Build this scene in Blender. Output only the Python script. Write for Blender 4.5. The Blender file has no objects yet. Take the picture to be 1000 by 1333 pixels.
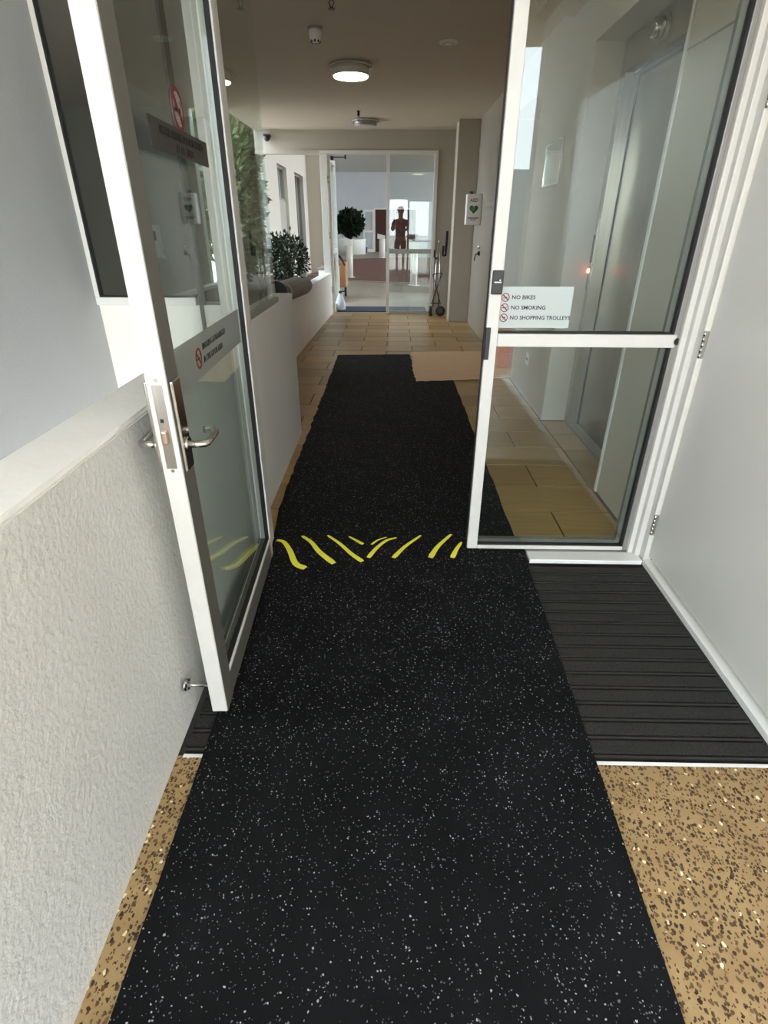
import bpy, bmesh, math, random
from mathutils import Vector, Matrix

U = 0.87                      # scales the scene about the ground point under the camera, into metres
SC = bpy.context.scene
COL = SC.collection
rnd = random.Random(7)

# ---------------------------------------------------------------- camera
def make_camera():
    p, y, r = (math.radians(a) for a in (27.8906, 0.9801, 0.1866))
    f = Vector((0, math.cos(p), -math.sin(p))); u = Vector((0, math.sin(p), math.cos(p))); x = Vector((1, 0, 0))
    Rz = Matrix.Rotation(y, 3, 'Z')
    f, u, x = Rz @ f, Rz @ u, Rz @ x
    x2 = math.cos(r) * x + math.sin(r) * u
    u2 = -math.sin(r) * x + math.cos(r) * u
    cd = bpy.data.cameras.new('camera'); co = bpy.data.objects.new('camera', cd); COL.objects.link(co)
    m = Matrix((x2, u2, -f)).transposed().to_4x4(); m.translation = Vector((0, 0, 1.45 * U))
    co.matrix_world = m
    cd.sensor_fit = 'HORIZONTAL'; cd.sensor_width = 36.0; cd.lens = 702.27 / 1000 * 36.0
    cd.clip_start = 0.01; cd.clip_end = 500
    SC.camera = co
make_camera()

# ---------------------------------------------------------------- sky and exposure
def make_world():
    w = bpy.data.worlds.new('sky'); SC.world = w; w.use_nodes = True
    nt = w.node_tree; nt.nodes.clear()
    out = nt.nodes.new('ShaderNodeOutputWorld'); bg = nt.nodes.new('ShaderNodeBackground')
    tc = nt.nodes.new('ShaderNodeTexCoord'); sep = nt.nodes.new('ShaderNodeSeparateXYZ')
    rp = nt.nodes.new('ShaderNodeValToRGB')
    rp.color_ramp.elements[0].position = 0.0; rp.color_ramp.elements[0].color = (0.90, 0.95, 1.0, 1)
    rp.color_ramp.elements[1].position = 0.8; rp.color_ramp.elements[1].color = (0.76, 0.88, 1.0, 1)
    nt.links.new(tc.outputs['Generated'], sep.inputs[0]); nt.links.new(sep.outputs['Z'], rp.inputs[0])
    nt.links.new(rp.outputs[0], bg.inputs[0]); bg.inputs[1].default_value = 4.2
    nt.links.new(bg.outputs[0], out.inputs[0])
make_world()
vs = SC.view_settings
SC.display_settings.display_device = 'sRGB'
vs.view_transform = 'Standard'; vs.look = 'None'; vs.gamma = 1.0; vs.use_curve_mapping = False
vs.exposure = 1.5
SC.cycles.max_bounces = 14; SC.cycles.diffuse_bounces = 8; SC.cycles.glossy_bounces = 6
SC.cycles.transparent_max_bounces = 24; SC.cycles.transmission_bounces = 8
SC.cycles.use_denoising = True; SC.cycles.sample_clamp_indirect = 8.0
SC.cycles.caustics_reflective = False; SC.cycles.caustics_refractive = False

# ---------------------------------------------------------------- materials
def S(c):
    return tuple((v / 255 / 12.92 if v / 255 <= 0.04045 else ((v / 255 + 0.055) / 1.055) ** 2.4) for v in c) + (1,)

class NT:
    def __init__(s, name):
        s.m = bpy.data.materials.new(name); s.m.use_nodes = True; s.t = s.m.node_tree
        s.b = s.t.nodes['Principled BSDF']; s.tc = None
    def n(s, kind, **kw):
        nd = s.t.nodes.new('ShaderNode' + kind)
        for k, v in kw.items(): setattr(nd, k, v)
        return nd
    def l(s, a, b): s.t.links.new(a, b)
    def co(s, stretch=None):
        if s.tc is None: s.tc = s.n('TexCoord')
        o = s.tc.outputs['Object']
        if stretch:
            mp = s.n('Mapping'); mp.inputs['Scale'].default_value = stretch; s.l(o, mp.inputs['Vector']); o = mp.outputs[0]
        return o
    def noise(s, scale, detail=4, stretch=None, rough=0.55):
        nd = s.n('TexNoise'); nd.inputs['Scale'].default_value = scale; nd.inputs['Detail'].default_value = detail
        nd.inputs['Roughness'].default_value = rough; s.l(s.co(stretch), nd.inputs['Vector']); return nd.outputs['Fac']
    def ramp(s, fac, stops):
        r = s.n('ValToRGB'); el = r.color_ramp.elements
        while len(el) < len(stops): el.new(0.5)
        for e, (p, c) in zip(el, stops):
            e.position = p; e.color = c if len(c) == 4 else S(c)
        s.l(fac, r.inputs[0]); return r.outputs[0]
    def mix(s, fac, a, b, typ='MIX'):
        m = s.n('MixRGB', blend_type=typ)
        for i, v in zip((0, 1, 2), (fac, a, b)):
            if hasattr(v, 'is_output'): s.l(v, m.inputs[i])
            else: m.inputs[i].default_value = v
        return m.outputs[0]
    def math(s, op, a, b=None):
        m = s.n('Math', operation=op)
        for i, v in enumerate((a, b)):
            if v is None: continue
            if hasattr(v, 'is_output'): s.l(v, m.inputs[i])
            else: m.inputs[i].default_value = v
        return m.outputs[0]
    def bump(s, h, strength, dist):
        b = s.n('Bump'); b.inputs['Strength'].default_value = strength; b.inputs['Distance'].default_value = dist
        s.l(h, b.inputs['Height']); s.l(b.outputs[0], s.b.inputs['Normal'])
    def set(s, color=None, rough=None, metal=None, spec=None, coat=None):
        for k, v in (('Base Color', color), ('Roughness', rough), ('Metallic', metal), ('Specular IOR Level', spec), ('Coat Weight', coat)):
            if v is None: continue
            if hasattr(v, 'is_output'): s.l(v, s.b.inputs[k])
            else: s.b.inputs[k].default_value = v
        return s

def paint(name, c, rough=0.6, var=0.05, scale=6, bump=None, metal=0.0, spec=0.5):
    s = NT(name)
    d = tuple(max(0, v * (1 - var)) for v in S(c)[:3]) + (1,)
    e = tuple(min(1, v * (1 + var)) for v in S(c)[:3]) + (1,)
    s.set(s.ramp(s.noise(scale), [(0.3, d), (0.7, e)]), rough, metal, spec)
    if bump: s.bump(s.noise(bump[0], 3), bump[1], bump[2])
    return s.m

def glass_material(name, tint=(0.93, 0.965, 0.95, 1)):
    s = NT(name); s.t.nodes.remove(s.b)
    out = s.t.nodes['Material Output']
    geo = s.n('NewGeometry'); ior = s.n('MapRange')
    ior.inputs['To Min'].default_value = 1.52; ior.inputs['To Max'].default_value = 1 / 1.52
    s.l(geo.outputs['Backfacing'], ior.inputs['Value'])
    fr = s.n('Fresnel'); s.l(ior.outputs[0], fr.inputs['IOR'])
    tr = s.n('BsdfTransparent'); tr.inputs['Color'].default_value = tint
    gl = s.n('BsdfGlossy'); gl.inputs['Roughness'].default_value = 0.0; gl.inputs['Color'].default_value = (0.96, 1, 0.98, 1)
    mx = s.n('MixShader'); s.l(fr.outputs[0], mx.inputs[0]); s.l(tr.outputs[0], mx.inputs[1]); s.l(gl.outputs[0], mx.inputs[2])
    s.l(mx.outputs[0], out.inputs['Surface'])
    return s.m

def film_material(name, c, opacity):
    s = NT(name); out = s.t.nodes['Material Output']
    s.set(S(c), 0.5)
    tr = s.n('BsdfTransparent'); mx = s.n('MixShader'); mx.inputs[0].default_value = opacity
    s.l(tr.outputs[0], mx.inputs[1]); s.l(s.b.outputs[0], mx.inputs[2]); s.l(mx.outputs[0], out.inputs['Surface'])
    return s.m

def emit(name, c, strength):
    s = NT(name); s.set(c, 0.4)
    s.b.inputs['Emission Color'].default_value = c; s.b.inputs['Emission Strength'].default_value = strength
    return s.m

def mat_rubber():
    s = NT('speckled_rubber')
    v = s.n('TexVoronoi'); v.inputs['Scale'].default_value = 185
    d = s.n('TexNoise'); d.inputs['Scale'].default_value = 140; d.inputs['Detail'].default_value = 2
    s.l(s.co(), d.inputs['Vector'])
    vm = s.n('VectorMath', operation='SCALE'); vm.inputs['Scale'].default_value = 0.007; s.l(d.outputs['Color'], vm.inputs[0])
    va = s.n('VectorMath', operation='ADD'); s.l(s.co(), va.inputs[0]); s.l(vm.outputs[0], va.inputs[1])
    s.l(va.outputs[0], v.inputs['Vector'])
    sp = s.n('SeparateColor'); s.l(v.outputs['Color'], sp.inputs[0])
    pick = s.math('LESS_THAN', sp.outputs[0], 0.42)
    size = s.math('MULTIPLY', sp.outputs[1], 0.40)
    fl = s.math('MULTIPLY', pick, s.math('LESS_THAN', v.outputs['Distance'], size))
    tone = s.ramp(sp.outputs[2], [(0.0, (80, 83, 88)), (1.0, (180, 183, 188))])
    base = s.ramp(s.noise(5, 3), [(0.3, (12, 12, 13)), (0.75, (23, 23, 25))])
    s.set(s.mix(fl, base, tone), 0.7, spec=0.12)
    s.bump(s.noise(260, 3), 0.35, 0.002)
    return s.m

def mat_terrazzo():
    s = NT('terrazzo')
    base = s.ramp(s.noise(14, 4), [(0.25, (150, 121, 80)), (0.75, (172, 144, 100))])
    col = base
    for scale, p, t, stops in ((105, 0.68, 0.41, [(0.0, (44, 29, 18)), (0.6, (78, 56, 34)), (1.0, (116, 88, 56))]),
                               (170, 0.36, 0.42, [(0.0, (52, 36, 22)), (1.0, (100, 74, 46))]),
                               (95, 0.07, 0.36, [(0.0, (228, 206, 160)), (1.0, (240, 225, 190))])):
        v = s.n('TexVoronoi'); v.inputs['Scale'].default_value = scale
        d = s.n('TexNoise'); d.inputs['Scale'].default_value = scale * 1.2; d.inputs['Detail'].default_value = 1
        s.l(s.co(), d.inputs['Vector'])
        vm = s.n('VectorMath', operation='SCALE'); vm.inputs['Scale'].default_value = 0.8 / scale; s.l(d.outputs['Color'], vm.inputs[0])
        va = s.n('VectorMath', operation='ADD'); s.l(s.co((1, 0.8, 1)), va.inputs[0]); s.l(vm.outputs[0], va.inputs[1]); s.l(va.outputs[0], v.inputs['Vector'])
        sp = s.n('SeparateColor'); s.l(v.outputs['Color'], sp.inputs[0])
        m = s.math('MULTIPLY', s.math('LESS_THAN', sp.outputs[0], p), s.math('LESS_THAN', v.outputs['Distance'], t))
        col = s.mix(m, col, s.ramp(sp.outputs[1], stops))
    s.set(col, s.ramp(s.noise(9, 3), [(0.3, (0.22,) * 3 + (1,)), (0.7, (0.4,) * 3 + (1,))]))
    return s.m

def mat_tile():
    s = NT('stone_tile')
    oi = s.n('ObjectInfo')
    st = s.ramp(s.noise(5, 5, (0.7, 9, 1)), [(0.25, (170, 140, 92)), (0.75, (200, 170, 120))])
    tint = s.ramp(oi.outputs['Random'], [(0.0, (205, 195, 180)), (1.0, (255, 250, 240))])
    s.set(s.mix(1.0, st, tint, 'MULTIPLY'), 0.33)
    s.bump(s.noise(30, 4), 0.12, 0.002)
    return s.m

def mat_wood(name, a, b, stretch, rough=0.5, scale=4):
    s = NT(name)
    s.set(s.ramp(s.noise(scale, 6, stretch), [(0.25, a), (0.55, tuple((x + y) / 2 for x, y in zip(a, b))), (0.8, b)]), rough)
    return s.m

def mat_brick():
    s = NT('brick_paving')
    b = s.n('TexBrick'); b.inputs['Scale'].default_value = 3.2
    b.inputs['Color1'].default_value = S((150, 100, 84)); b.inputs['Color2'].default_value = S((122, 84, 74)); b.inputs['Mortar'].default_value = S((96, 76, 68))
    b.inputs['Mortar Size'].default_value = 0.03
    s.l(s.co(), b.inputs['Vector']); s.set(b.outputs['Color'], 0.7)
    return s.m

def mat_steel(name, c, rough, stretch):
    s = NT(name)
    s.set(s.ramp(s.noise(7, 4, stretch), [(0.3, tuple(v * 0.85 for v in c)), (0.7, c)]), rough, 1.0)
    s.bump(s.noise(60, 2, stretch), 0.05, 0.001)
    return s.m

def mat_leaf(name, dark, light):
    s = NT(name)
    s.set(s.ramp(s.noise(9, 3), [(0.3, dark), (0.7, light)]), 0.6)
    s.b.inputs['Subsurface Weight'].default_value = 0.0
    return s.m

M = {}
M['plaster'] = paint('white_plaster', (222, 219, 210), 0.7, 0.02, 3, (120, 0.08, 0.002))
M['stucco'] = paint('rough_white_render', (221, 220, 214), 0.85, 0.03, 5, (75, 0.55, 0.006))
M['cap'] = paint('trowelled_white_cap', (232, 230, 223), 0.75, 0.03, 6, (28, 0.25, 0.005))
M['grey_wall'] = paint('grey_render', (172, 172, 172), 0.85, 0.02, 4, (140, 0.25, 0.003))
M['inner_wall'] = paint('beige_white_wall', (204, 198, 185), 0.55, 0.02, 3, (150, 0.05, 0.001))
M['gloss_wall'] = paint('glossy_white_laminate', (172, 168, 158), 0.12, 0.01, 3)
M['low_wall'] = paint('low_wall_paint', (234, 232, 227), 0.6, 0.02, 4, (60, 0.1, 0.002))
M['ceiling'] = paint('ceiling_paint', (196, 182, 166), 0.7, 0.02, 1.5)
M['court'] = paint('courtyard_render', (186, 186, 178), 0.85, 0.03, 3)
M['panel'] = paint('white_gloss_panel', (228, 226, 219), 0.3, 0.01, 2)
M['alu'] = paint('white_powdercoat', (216, 214, 207), 0.35, 0.03, 18)
M['alu_grey'] = paint('silver_powdercoat', (150, 147, 142), 0.4, 0.03, 20, metal=0.35)
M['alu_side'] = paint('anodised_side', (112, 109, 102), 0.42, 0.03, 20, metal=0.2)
M['seal'] = paint('black_rubber_seal', (16, 16, 17), 0.6)
M['black'] = paint('black_plastic', (26, 26, 28), 0.4)
M['grout'] = paint('brown_grout', (74, 52, 32), 0.85)
M['steel'] = mat_steel('brushed_steel', (0.52, 0.485, 0.43, 1), 0.3, (14, 14, 0.35))
M['steel_dark'] = mat_steel('lift_steel', (0.36, 0.33, 0.28, 1), 0.26, (10, 10, 0.25))
M['chrome'] = mat_steel('satin_chrome', (0.70, 0.67, 0.63, 1), 0.2, (3, 3, 3))
M['copper'] = mat_steel('worn_brass', (0.62, 0.46, 0.36, 1), 0.35, (3, 3, 3))
M['glass'] = glass_material('clear_glass')
M['film'] = film_material('frosted_film', (214, 222, 220), 0.62)
M['film_dim'] = film_material('grey_frosted_film', (150, 152, 146), 0.72)
M['clear_film'] = film_material('clear_sticker_film', (214, 222, 220), 0.14)
M['rubber'] = mat_rubber()
M['terrazzo'] = mat_terrazzo()
M['tile'] = mat_tile()
M['ply'] = mat_wood('plywood_face', (224, 182, 142), (244, 214, 178), (1.2, 14, 1), 0.6)
M['ply_edge'] = paint('splintered_plywood_edge', (226, 196, 160), 0.8, 0.1, 40)
M['brown_door'] = mat_wood('dark_brown_timber', (62, 30, 22), (92, 46, 32), (10, 10, 0.8), 0.4)
M['timber'] = mat_wood('tan_timber', (150, 106, 72), (186, 140, 100), (9, 9, 0.6), 0.5)
M['brick'] = mat_brick()
M['shade_wall'] = paint('shaded_beige_wall', (172, 165, 152), 0.55, 0.02, 3)  # inner wall paint darkened to stand in for dimmer light at the far end
M['outer_wall'] = paint('grey_white_render', (206, 209, 214), 0.8, 0.02, 2)
M['paving'] = paint('pale_concrete', (166, 158, 144), 0.45, 0.06, 1.2)
M['carpet'] = paint('charcoal_ribbed_carpet', (40, 38, 35), 0.95, 0.6, 140, (320, 0.8, 0.004))
M['rail'] = paint('black_scraper_bar', (46, 44, 42), 0.5, 0.1, 30)
M['yellow'] = paint('yellow_paint', (255, 244, 86), 0.6, 0.05, 60)
M['white'] = paint('white_enamel', (236, 236, 232), 0.4, 0.01)
M['lamp'] = emit('lit_lamp_diffuser', (1.0, 0.86, 0.62, 1), 2.6)
M['lampoff'] = paint('unlit_opal_diffuser', (190, 188, 180), 0.3)
M['led'] = emit('red_button_light', (1.0, 0.18, 0.12, 1), 3.0)
M['red'] = paint('red_plastic', (206, 60, 62), 0.35)
M['darkred'] = paint('dark_red_print', (122, 20, 26), 0.5)
M['ink'] = paint('black_print', (24, 24, 26), 0.5)
M['maroon'] = paint('maroon_print', (22, 8, 8), 0.5)
M['signgrey'] = paint('grey_sign_plate', (56, 54, 50), 0.5, 0.02)
M['green'] = paint('green_print', (40, 130, 50), 0.5)
M['green_dark'] = paint('dark_green_print', (20, 52, 26), 0.5)
M['navy'] = paint('navy_carpet', (34, 44, 66), 0.95, 0.25, 90)
M['blue'] = paint('blue_plastic', (52, 72, 130), 0.4)
M['bag'] = paint('white_woven_bag', (206, 212, 224), 0.8, 0.08, 25)
M['grey_rubber'] = paint('grey_mat_backing', (150, 150, 148), 0.8, 0.05, 30)
M['soil'] = paint('dark_soil', (58, 46, 38), 0.95, 0.3, 30)
M['leaf'] = mat_leaf('shrub_leaf', (14, 34, 14), (44, 74, 32))
M['leaf_dark'] = mat_leaf('dark_shrub_leaf', (8, 20, 10), (30, 52, 22))
M['leaf_tree'] = mat_leaf('tree_leaf', (44, 58, 28), (98, 108, 62))
M['bark'] = paint('bark', (92, 78, 62), 0.9, 0.2, 15)
M['paper'] = paint('white_paper', (232, 230, 224), 0.7, 0.01)
M['skin'] = paint('skin', (176, 122, 96), 0.5)
M['shirt'] = paint('black_shirt', (26, 26, 30), 0.85)
M['shorts'] = paint('dark_shorts', (36, 38, 48), 0.85)
M['hair'] = paint('dark_hair', (30, 24, 20), 0.7)
M['roofline'] = paint('porch_soffit', (206, 204, 198), 0.8, 0.02)

# ---------------------------------------------------------------- mesh helpers (coordinates from image pixels in, scaled to metres out)
WLOC = {}
class MB:
    def __init__(s): s.v = []; s.f = []; s.smooth = []
    def add(s, vs, fs, smooth=False):
        k = len(s.v); s.v += [tuple(v) for v in vs]
        s.f += [tuple(i + k for i in f) for f in fs]; s.smooth += [smooth] * len(fs); return s
    def box(s, x0, x1, y0, y1, z0, z1):
        return s.add([(x, y, z) for z in (z0, z1) for y in (y0, y1) for x in (x0, x1)],
                     [(0, 2, 3, 1), (4, 5, 7, 6), (0, 1, 5, 4), (2, 6, 7, 3), (0, 4, 6, 2), (1, 3, 7, 5)])
    def prism(s, poly, z0, z1):
        n = len(poly)
        return s.add([(p[0], p[1], z0) for p in poly] + [(p[0], p[1], z1) for p in poly],
                     [tuple(range(n - 1, -1, -1)), tuple(range(n, 2 * n))] + [(i, (i + 1) % n, n + (i + 1) % n, n + i) for i in range(n)])
    def flat(s, poly, o, xd, yd, nd, t):
        """a thin plate: 2D outline set on a plane with origin o and axes xd, yd; t thick along nd"""
        o, xd, yd, nd = Vector(o), Vector(xd), Vector(yd), Vector(nd)
        n = len(poly); a = [o + xd * p[0] + yd * p[1] for p in poly]; b = [q + nd * t for q in a]
        return s.add(a + b, [tuple(range(n - 1, -1, -1)), tuple(range(n, 2 * n))] + [(i, (i + 1) % n, n + (i + 1) % n, n + i) for i in range(n)])
    def ring(s, r0, r1, o, xd, yd, nd, t, n=28):
        o, xd, yd, nd = Vector(o), Vector(xd), Vector(yd), Vector(nd); vs = []
        for i in range(n):
            c, q = math.cos(2 * math.pi * i / n), math.sin(2 * math.pi * i / n)
            for r, h in ((r0, 0), (r1, 0), (r1, t), (r0, t)): vs.append(o + xd * c * r + yd * q * r + nd * h)
        fs = [(4 * i + k, 4 * ((i + 1) % n) + k, 4 * ((i + 1) % n) + (k + 1) % 4, 4 * i + (k + 1) % 4) for i in range(n) for k in range(4)]
        return s.add(vs, fs)
    def tube(s, pts, r, n=10, cap=True):
        pts = [Vector(p) for p in pts]; rs = r if isinstance(r, (list, tuple)) else [r] * len(pts); vs = []; up = None
        for i, p in enumerate(pts):
            d = (pts[min(i + 1, len(pts) - 1)] - pts[max(i - 1, 0)]).normalized()
            if up is None: up = d.orthogonal().normalized()
            else: up = (up - d * up.dot(d)).normalized()
            w = d.cross(up)
            for k in range(n):
                a = 2 * math.pi * k / n; vs.append(p + (up * math.cos(a) + w * math.sin(a)) * rs[i])
        fs = [(i * n + k, i * n + (k + 1) % n, (i + 1) * n + (k + 1) % n, (i + 1) * n + k) for i in range(len(pts) - 1) for k in range(n)]
        s.add(vs, fs, True)
        if cap:
            m = len(s.v) - len(vs)
            s.f += [tuple(m + k for k in range(n - 1, -1, -1)), tuple(m + (len(pts) - 1) * n + k for k in range(n))]; s.smooth += [False, False]
        return s
    def lathe(s, prof, c, axis='Z', n=28):
        c = Vector(c); vs = []
        for r, h in prof:
            for k in range(n):
                a = 2 * math.pi * k / n; q = (r * math.cos(a), r * math.sin(a), h)
                q = q if axis == 'Z' else (h, q[0], q[1]) if axis == 'X' else (q[1], h, q[0])
                vs.append(c + Vector(q))
        fs = [(i * n + k, i * n + (k + 1) % n, (i + 1) * n + (k + 1) % n, (i + 1) * n + k) for i in range(len(prof) - 1) for k in range(n)]
        m = len(s.v); s.add(vs, fs, True)
        s.f += [tuple(m + k for k in range(n - 1, -1, -1)), tuple(m + (len(prof) - 1) * n + k for k in range(n))]; s.smooth += [False, False]
        return s
    def build(s, name, mat, parent=None, local=False, bevel=0, base=None):
        me = bpy.data.meshes.new(name)
        xs, ys, zs = zip(*s.v)
        if parent is None:
            b = Vector(base) if base else Vector(((min(xs) + max(xs)) / 2, (min(ys) + max(ys)) / 2, min(zs)))
            loc = b * U; off = b * U
        else:
            loc = Vector((0, 0, 0)); off = Vector((0, 0, 0)) if local else WLOC[parent.name]
        me.from_pydata([tuple(Vector(v) * U - off) for v in s.v], [], s.f)
        me.polygons.foreach_set('use_smooth', s.smooth)
        bm = bmesh.new(); bm.from_mesh(me); bmesh.ops.recalc_face_normals(bm, faces=bm.faces); bm.to_mesh(me); bm.free()
        me.materials.append(M[mat]); me.update()
        o = bpy.data.objects.new(name, me); COL.objects.link(o); o.location = loc
        if parent: o.parent = parent; WLOC[o.name] = off
        else: WLOC[o.name] = loc
        if bevel:
            md = o.modifiers.new('bevel', 'BEVEL'); md.width = bevel; md.segments = 2; md.limit_method = 'ANGLE'; md.angle_limit = math.radians(40)
        return o

def tag(o, label, cat, group=None, kind=None):
    if label: o['label'] = label
    if cat: o['category'] = cat
    if group: o['group'] = group
    if kind: o['kind'] = kind
    return o
def thing(name, label, cat, loc, group=None, rz=0.0, kind=None):
    o = bpy.data.objects.new(name, None); COL.objects.link(o); o.location = Vector(loc) * U; o.rotation_euler = (0, 0, rz)
    o.empty_display_size = 0.1
    WLOC[o.name] = o.location.copy(); return tag(o, label, cat, group, kind)
def struct(name, mb, mat, bevel=0):
    o = mb.build(name, mat, bevel=bevel); o['kind'] = 'structure'; return o
def box(*a): return MB().box(*a)

def text(name, s, size, mat, parent, o, xd, yd, align='LEFT', bold=0.0, shear=0.0, local=False, t=0.0006, wide=1.0):
    cu = bpy.data.curves.new(name, 'FONT'); cu.body = s; cu.size = size; cu.align_x = align; cu.align_y = 'CENTER'
    cu.offset = bold; cu.shear = shear; cu.resolution_u = 2; cu.extrude = t / 2
    tmp = bpy.data.objects.new('tmp', cu); COL.objects.link(tmp)
    bpy.context.view_layer.update()
    me = bpy.data.meshes.new_from_object(tmp.evaluated_get(bpy.context.evaluated_depsgraph_get()))
    bpy.data.objects.remove(tmp)
    xd, yd = Vector(xd), Vector(yd); nd = xd.cross(yd); o = Vector(o)
    off = Vector((0, 0, 0)) if local else WLOC[parent.name]
    for v in me.vertices:
        v.co = (o + xd * v.co.x * wide + yd * v.co.y + nd * (v.co.z + t / 2)) * U - off
    me.materials.clear(); me.materials.append(M[mat]); me.name = name
    ob = bpy.data.objects.new(name, me); COL.objects.link(ob); ob.parent = parent; WLOC[ob.name] = off
    return ob

# ================================================================ SETTING
# ---- floors
struct('floor', MB().box(-6, 6, -9, 1.112, -0.14, 0), 'terrazzo')                                   # porch
well = struct('floor', MB().box(-0.72, 1.3, 1.112, 2.24, -0.14, -0.016), 'rail')
MB_t = MB().box(-1.42, 3.3, 2.24, 10.84, -0.14, -0.006)
hall = struct('floor', MB_t, 'grout')
struct('floor', MB().box(-6, -1.42, 2.5, 10.84, -0.14, -0.02), 'paving')
struct('floor', MB().box(-40, 40, 10.84, 90, -0.14, -0.004), 'paving')
struct('floor', MB().box(-40, 40, -90, -9, -0.14, -0.004), 'paving')

# tiles of the hall, 0.675 x 0.3465, half-bond
P, L, g = 0.3465, 0.675, 0.005
tile_meshes = {}
def tile(x0, x1, y0, y1, parent):
    key = (round(x1 - x0, 3), round(y1 - y0, 3))
    if key not in tile_meshes:
        w, d = x1 - x0, y1 - y0
        t = MB().box(-w / 2 + g, w / 2 - g, -d / 2 + g, d / 2 - g, -0.005, 0)
        o = t.build('tile', 'tile', parent, local=True); tile_meshes[key] = o.data
        md = None
    else:
        o = bpy.data.objects.new('tile', tile_meshes[key]); COL.objects.link(o); o.parent = parent
    o.location = Vector(((x0 + x1) / 2, (y0 + y1) / 2, rnd.uniform(-0.0008, 0.0008))) * U - WLOC[parent.name]
y0 = 2.415
for k in range(25):
    ya, yb = y0 + k * P, y0 + (k + 1) * P
    if yb > 10.82: yb = 10.82
    if yb - ya < 0.05: continue
    xs = -1.432 if ya > 4.0 else -0.76
    lo = 0.915 - 5 * L + (0 if k % 2 == 0 else L / 2)
    x = lo
    while x < 1.25:
        a, b = max(x, xs), min(x + L, 1.25)
        if b - a > 0.03: tile(a, b, ya, yb, hall)
        x += L
for k in range(5):            # border strip of the lift recess
    ya, yb = 3.06 + k * 0.34, min(3.06 + (k + 1) * 0.34, 4.43)
    if yb - ya > 0.05: tile(1.25, 1.45, ya, yb, hall)
for k in range(5):            # side passage beyond the corner
    ya = 5.82 + k * 0.30
    tile(1.25, 1.9, ya, ya + 0.30, hall)

# ---- ceilings and porch roof
struct('ceiling', MB().box(-2.35, 3.3, 2.42, 10.88, 2.85, 2.97), 'ceiling')
struct('ceiling', MB().box(-5.6, -2.35, 2.42, 8.9, 2.85, 2.97), 'ceiling')
struct('trim_1', MB().box(0.98, 1.252, 2.42, 5.03, 2.765, 2.85), 'ceiling')                       # dropped bulkhead by the lift
struct('ceiling', MB().box(-1.7, 1.9, -1.9, 2.30, 2.95, 3.07), 'roofline')

# ---- porch: left parapet, grey wall, window; right cupboard wall
par = [(-0.598, -1.6), (-0.680, 2.28), (-0.83, 2.28), (-0.745, -1.6)]
struct('wall_left', MB().prism(par, 0, 1.006), 'stucco')
cap = MB()
n = 46; vs = []; fs = []
for i in range(n + 1):
    t = i / n; Y = -1.6 + t * 3.88
    xo = -0.603 - 0.0211 * (Y + 1.6) * 1.0; j = rnd.uniform(-0.003, 0.003)
    xi = xo - 0.150
    vs += [(xo + 0.001, Y, 1.002 + j * 1.5), (xo + 0.003 + j * 0.7, Y, 1.012 + j * 0.5), (xo - 0.003, Y, 1.020), (xi, Y, 1.022), (xi - 0.01, Y, 0.998)]
for i in range(n):
    for k in range(4): fs.append((i * 5 + k, i * 5 + k + 1, i * 5 + k + 6, i * 5 + k + 5))
    fs.append((i * 5 + 4, i * 5, i * 5 + 5, i * 5 + 9))
fs += [tuple(range(4, -1, -1)), tuple(range(n * 5, n * 5 + 5))]
cap.add(vs, fs); struct('trim_2', cap, 'cap')
struct('wall_left', MB().box(-1.40, -1.205, -0.3, 2.325, 0, 2.95), 'grey_wall')
# facade below / above the window
struct('wall_front', MB().box(-1.205, -0.68, 2.32, 2.44, 0, 1.165), 'plaster')
struct('wall_front', MB().box(-1.40, 1.5, 2.33, 2.42, 2.24, 2.97), 'plaster')
w = thing('window_1', 'dark glazed side window above the white parapet left of the open door', 'window', (-0.98, 2.34, 1.165), kind='structure')
MB().box(-1.205, -0.80, 2.30, 2.345, 1.165, 1.195).box(-1.205, -1.187, 2.30, 2.325, 1.195, 2.24).build('window_frame', 'alu', w, bevel=0.002)
MB().box(-1.187, -1.180, 2.302, 2.325, 1.195, 2.24).box(-1.180, -0.80, 2.302, 2.325, 1.195, 1.201).build('gasket', 'seal', w)
MB().box(-0.786, -0.776, 2.296, 2.35, 1.022, 2.24).build('mullion', 'seal', w)
MB().box(-1.181, -0.786, 2.308, 2.320, 1.2, 2.24).build('pane', 'glass', w)
MB().box(-0.776, -0.70, 2.318, 2.330, 1.17, 2.24).build('pane', 'glass', w)
struct('trim_3', MB().box(-0.70, -0.615, 2.29, 2.42, 0.0, 2.24), 'alu', 0.003)                      # left door jamb
struct('trim_4', MB().box(-0.615, 1.25, 2.29, 2.42, 2.185, 2.24), 'alu', 0.003)                     # door head
# right jamb, stepped
jb = MB().box(1.172, 1.196, 2.30, 2.40, 0.0, 2.185).box(1.196, 1.222, 2.275, 2.40, 0.0, 2.185).box(1.222, 1.262, 2.235, 2.42, 0.0, 2.97)
struct('trim_5', jb, 'alu', 0.003)
sill = thing('trim_6', None, None, (0.92, 2.3, 0), kind='structure')
MB().box(0.672, 1.215, 2.222, 2.30, 0.0, 0.022).build('sill_strip', 'white', sill, bevel=0.002)
MB().box(0.672, 1.20, 2.30, 2.39, 0.0, 0.018).build('sill_track', 'alu_grey', sill)

struct('wall_right', MB().box(1.75, 9.0, -6.3, -6.0, 0, 2.30), 'grey_wall')                           # unseen wall, added to block low sky mirrored in the closed glass door
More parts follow.
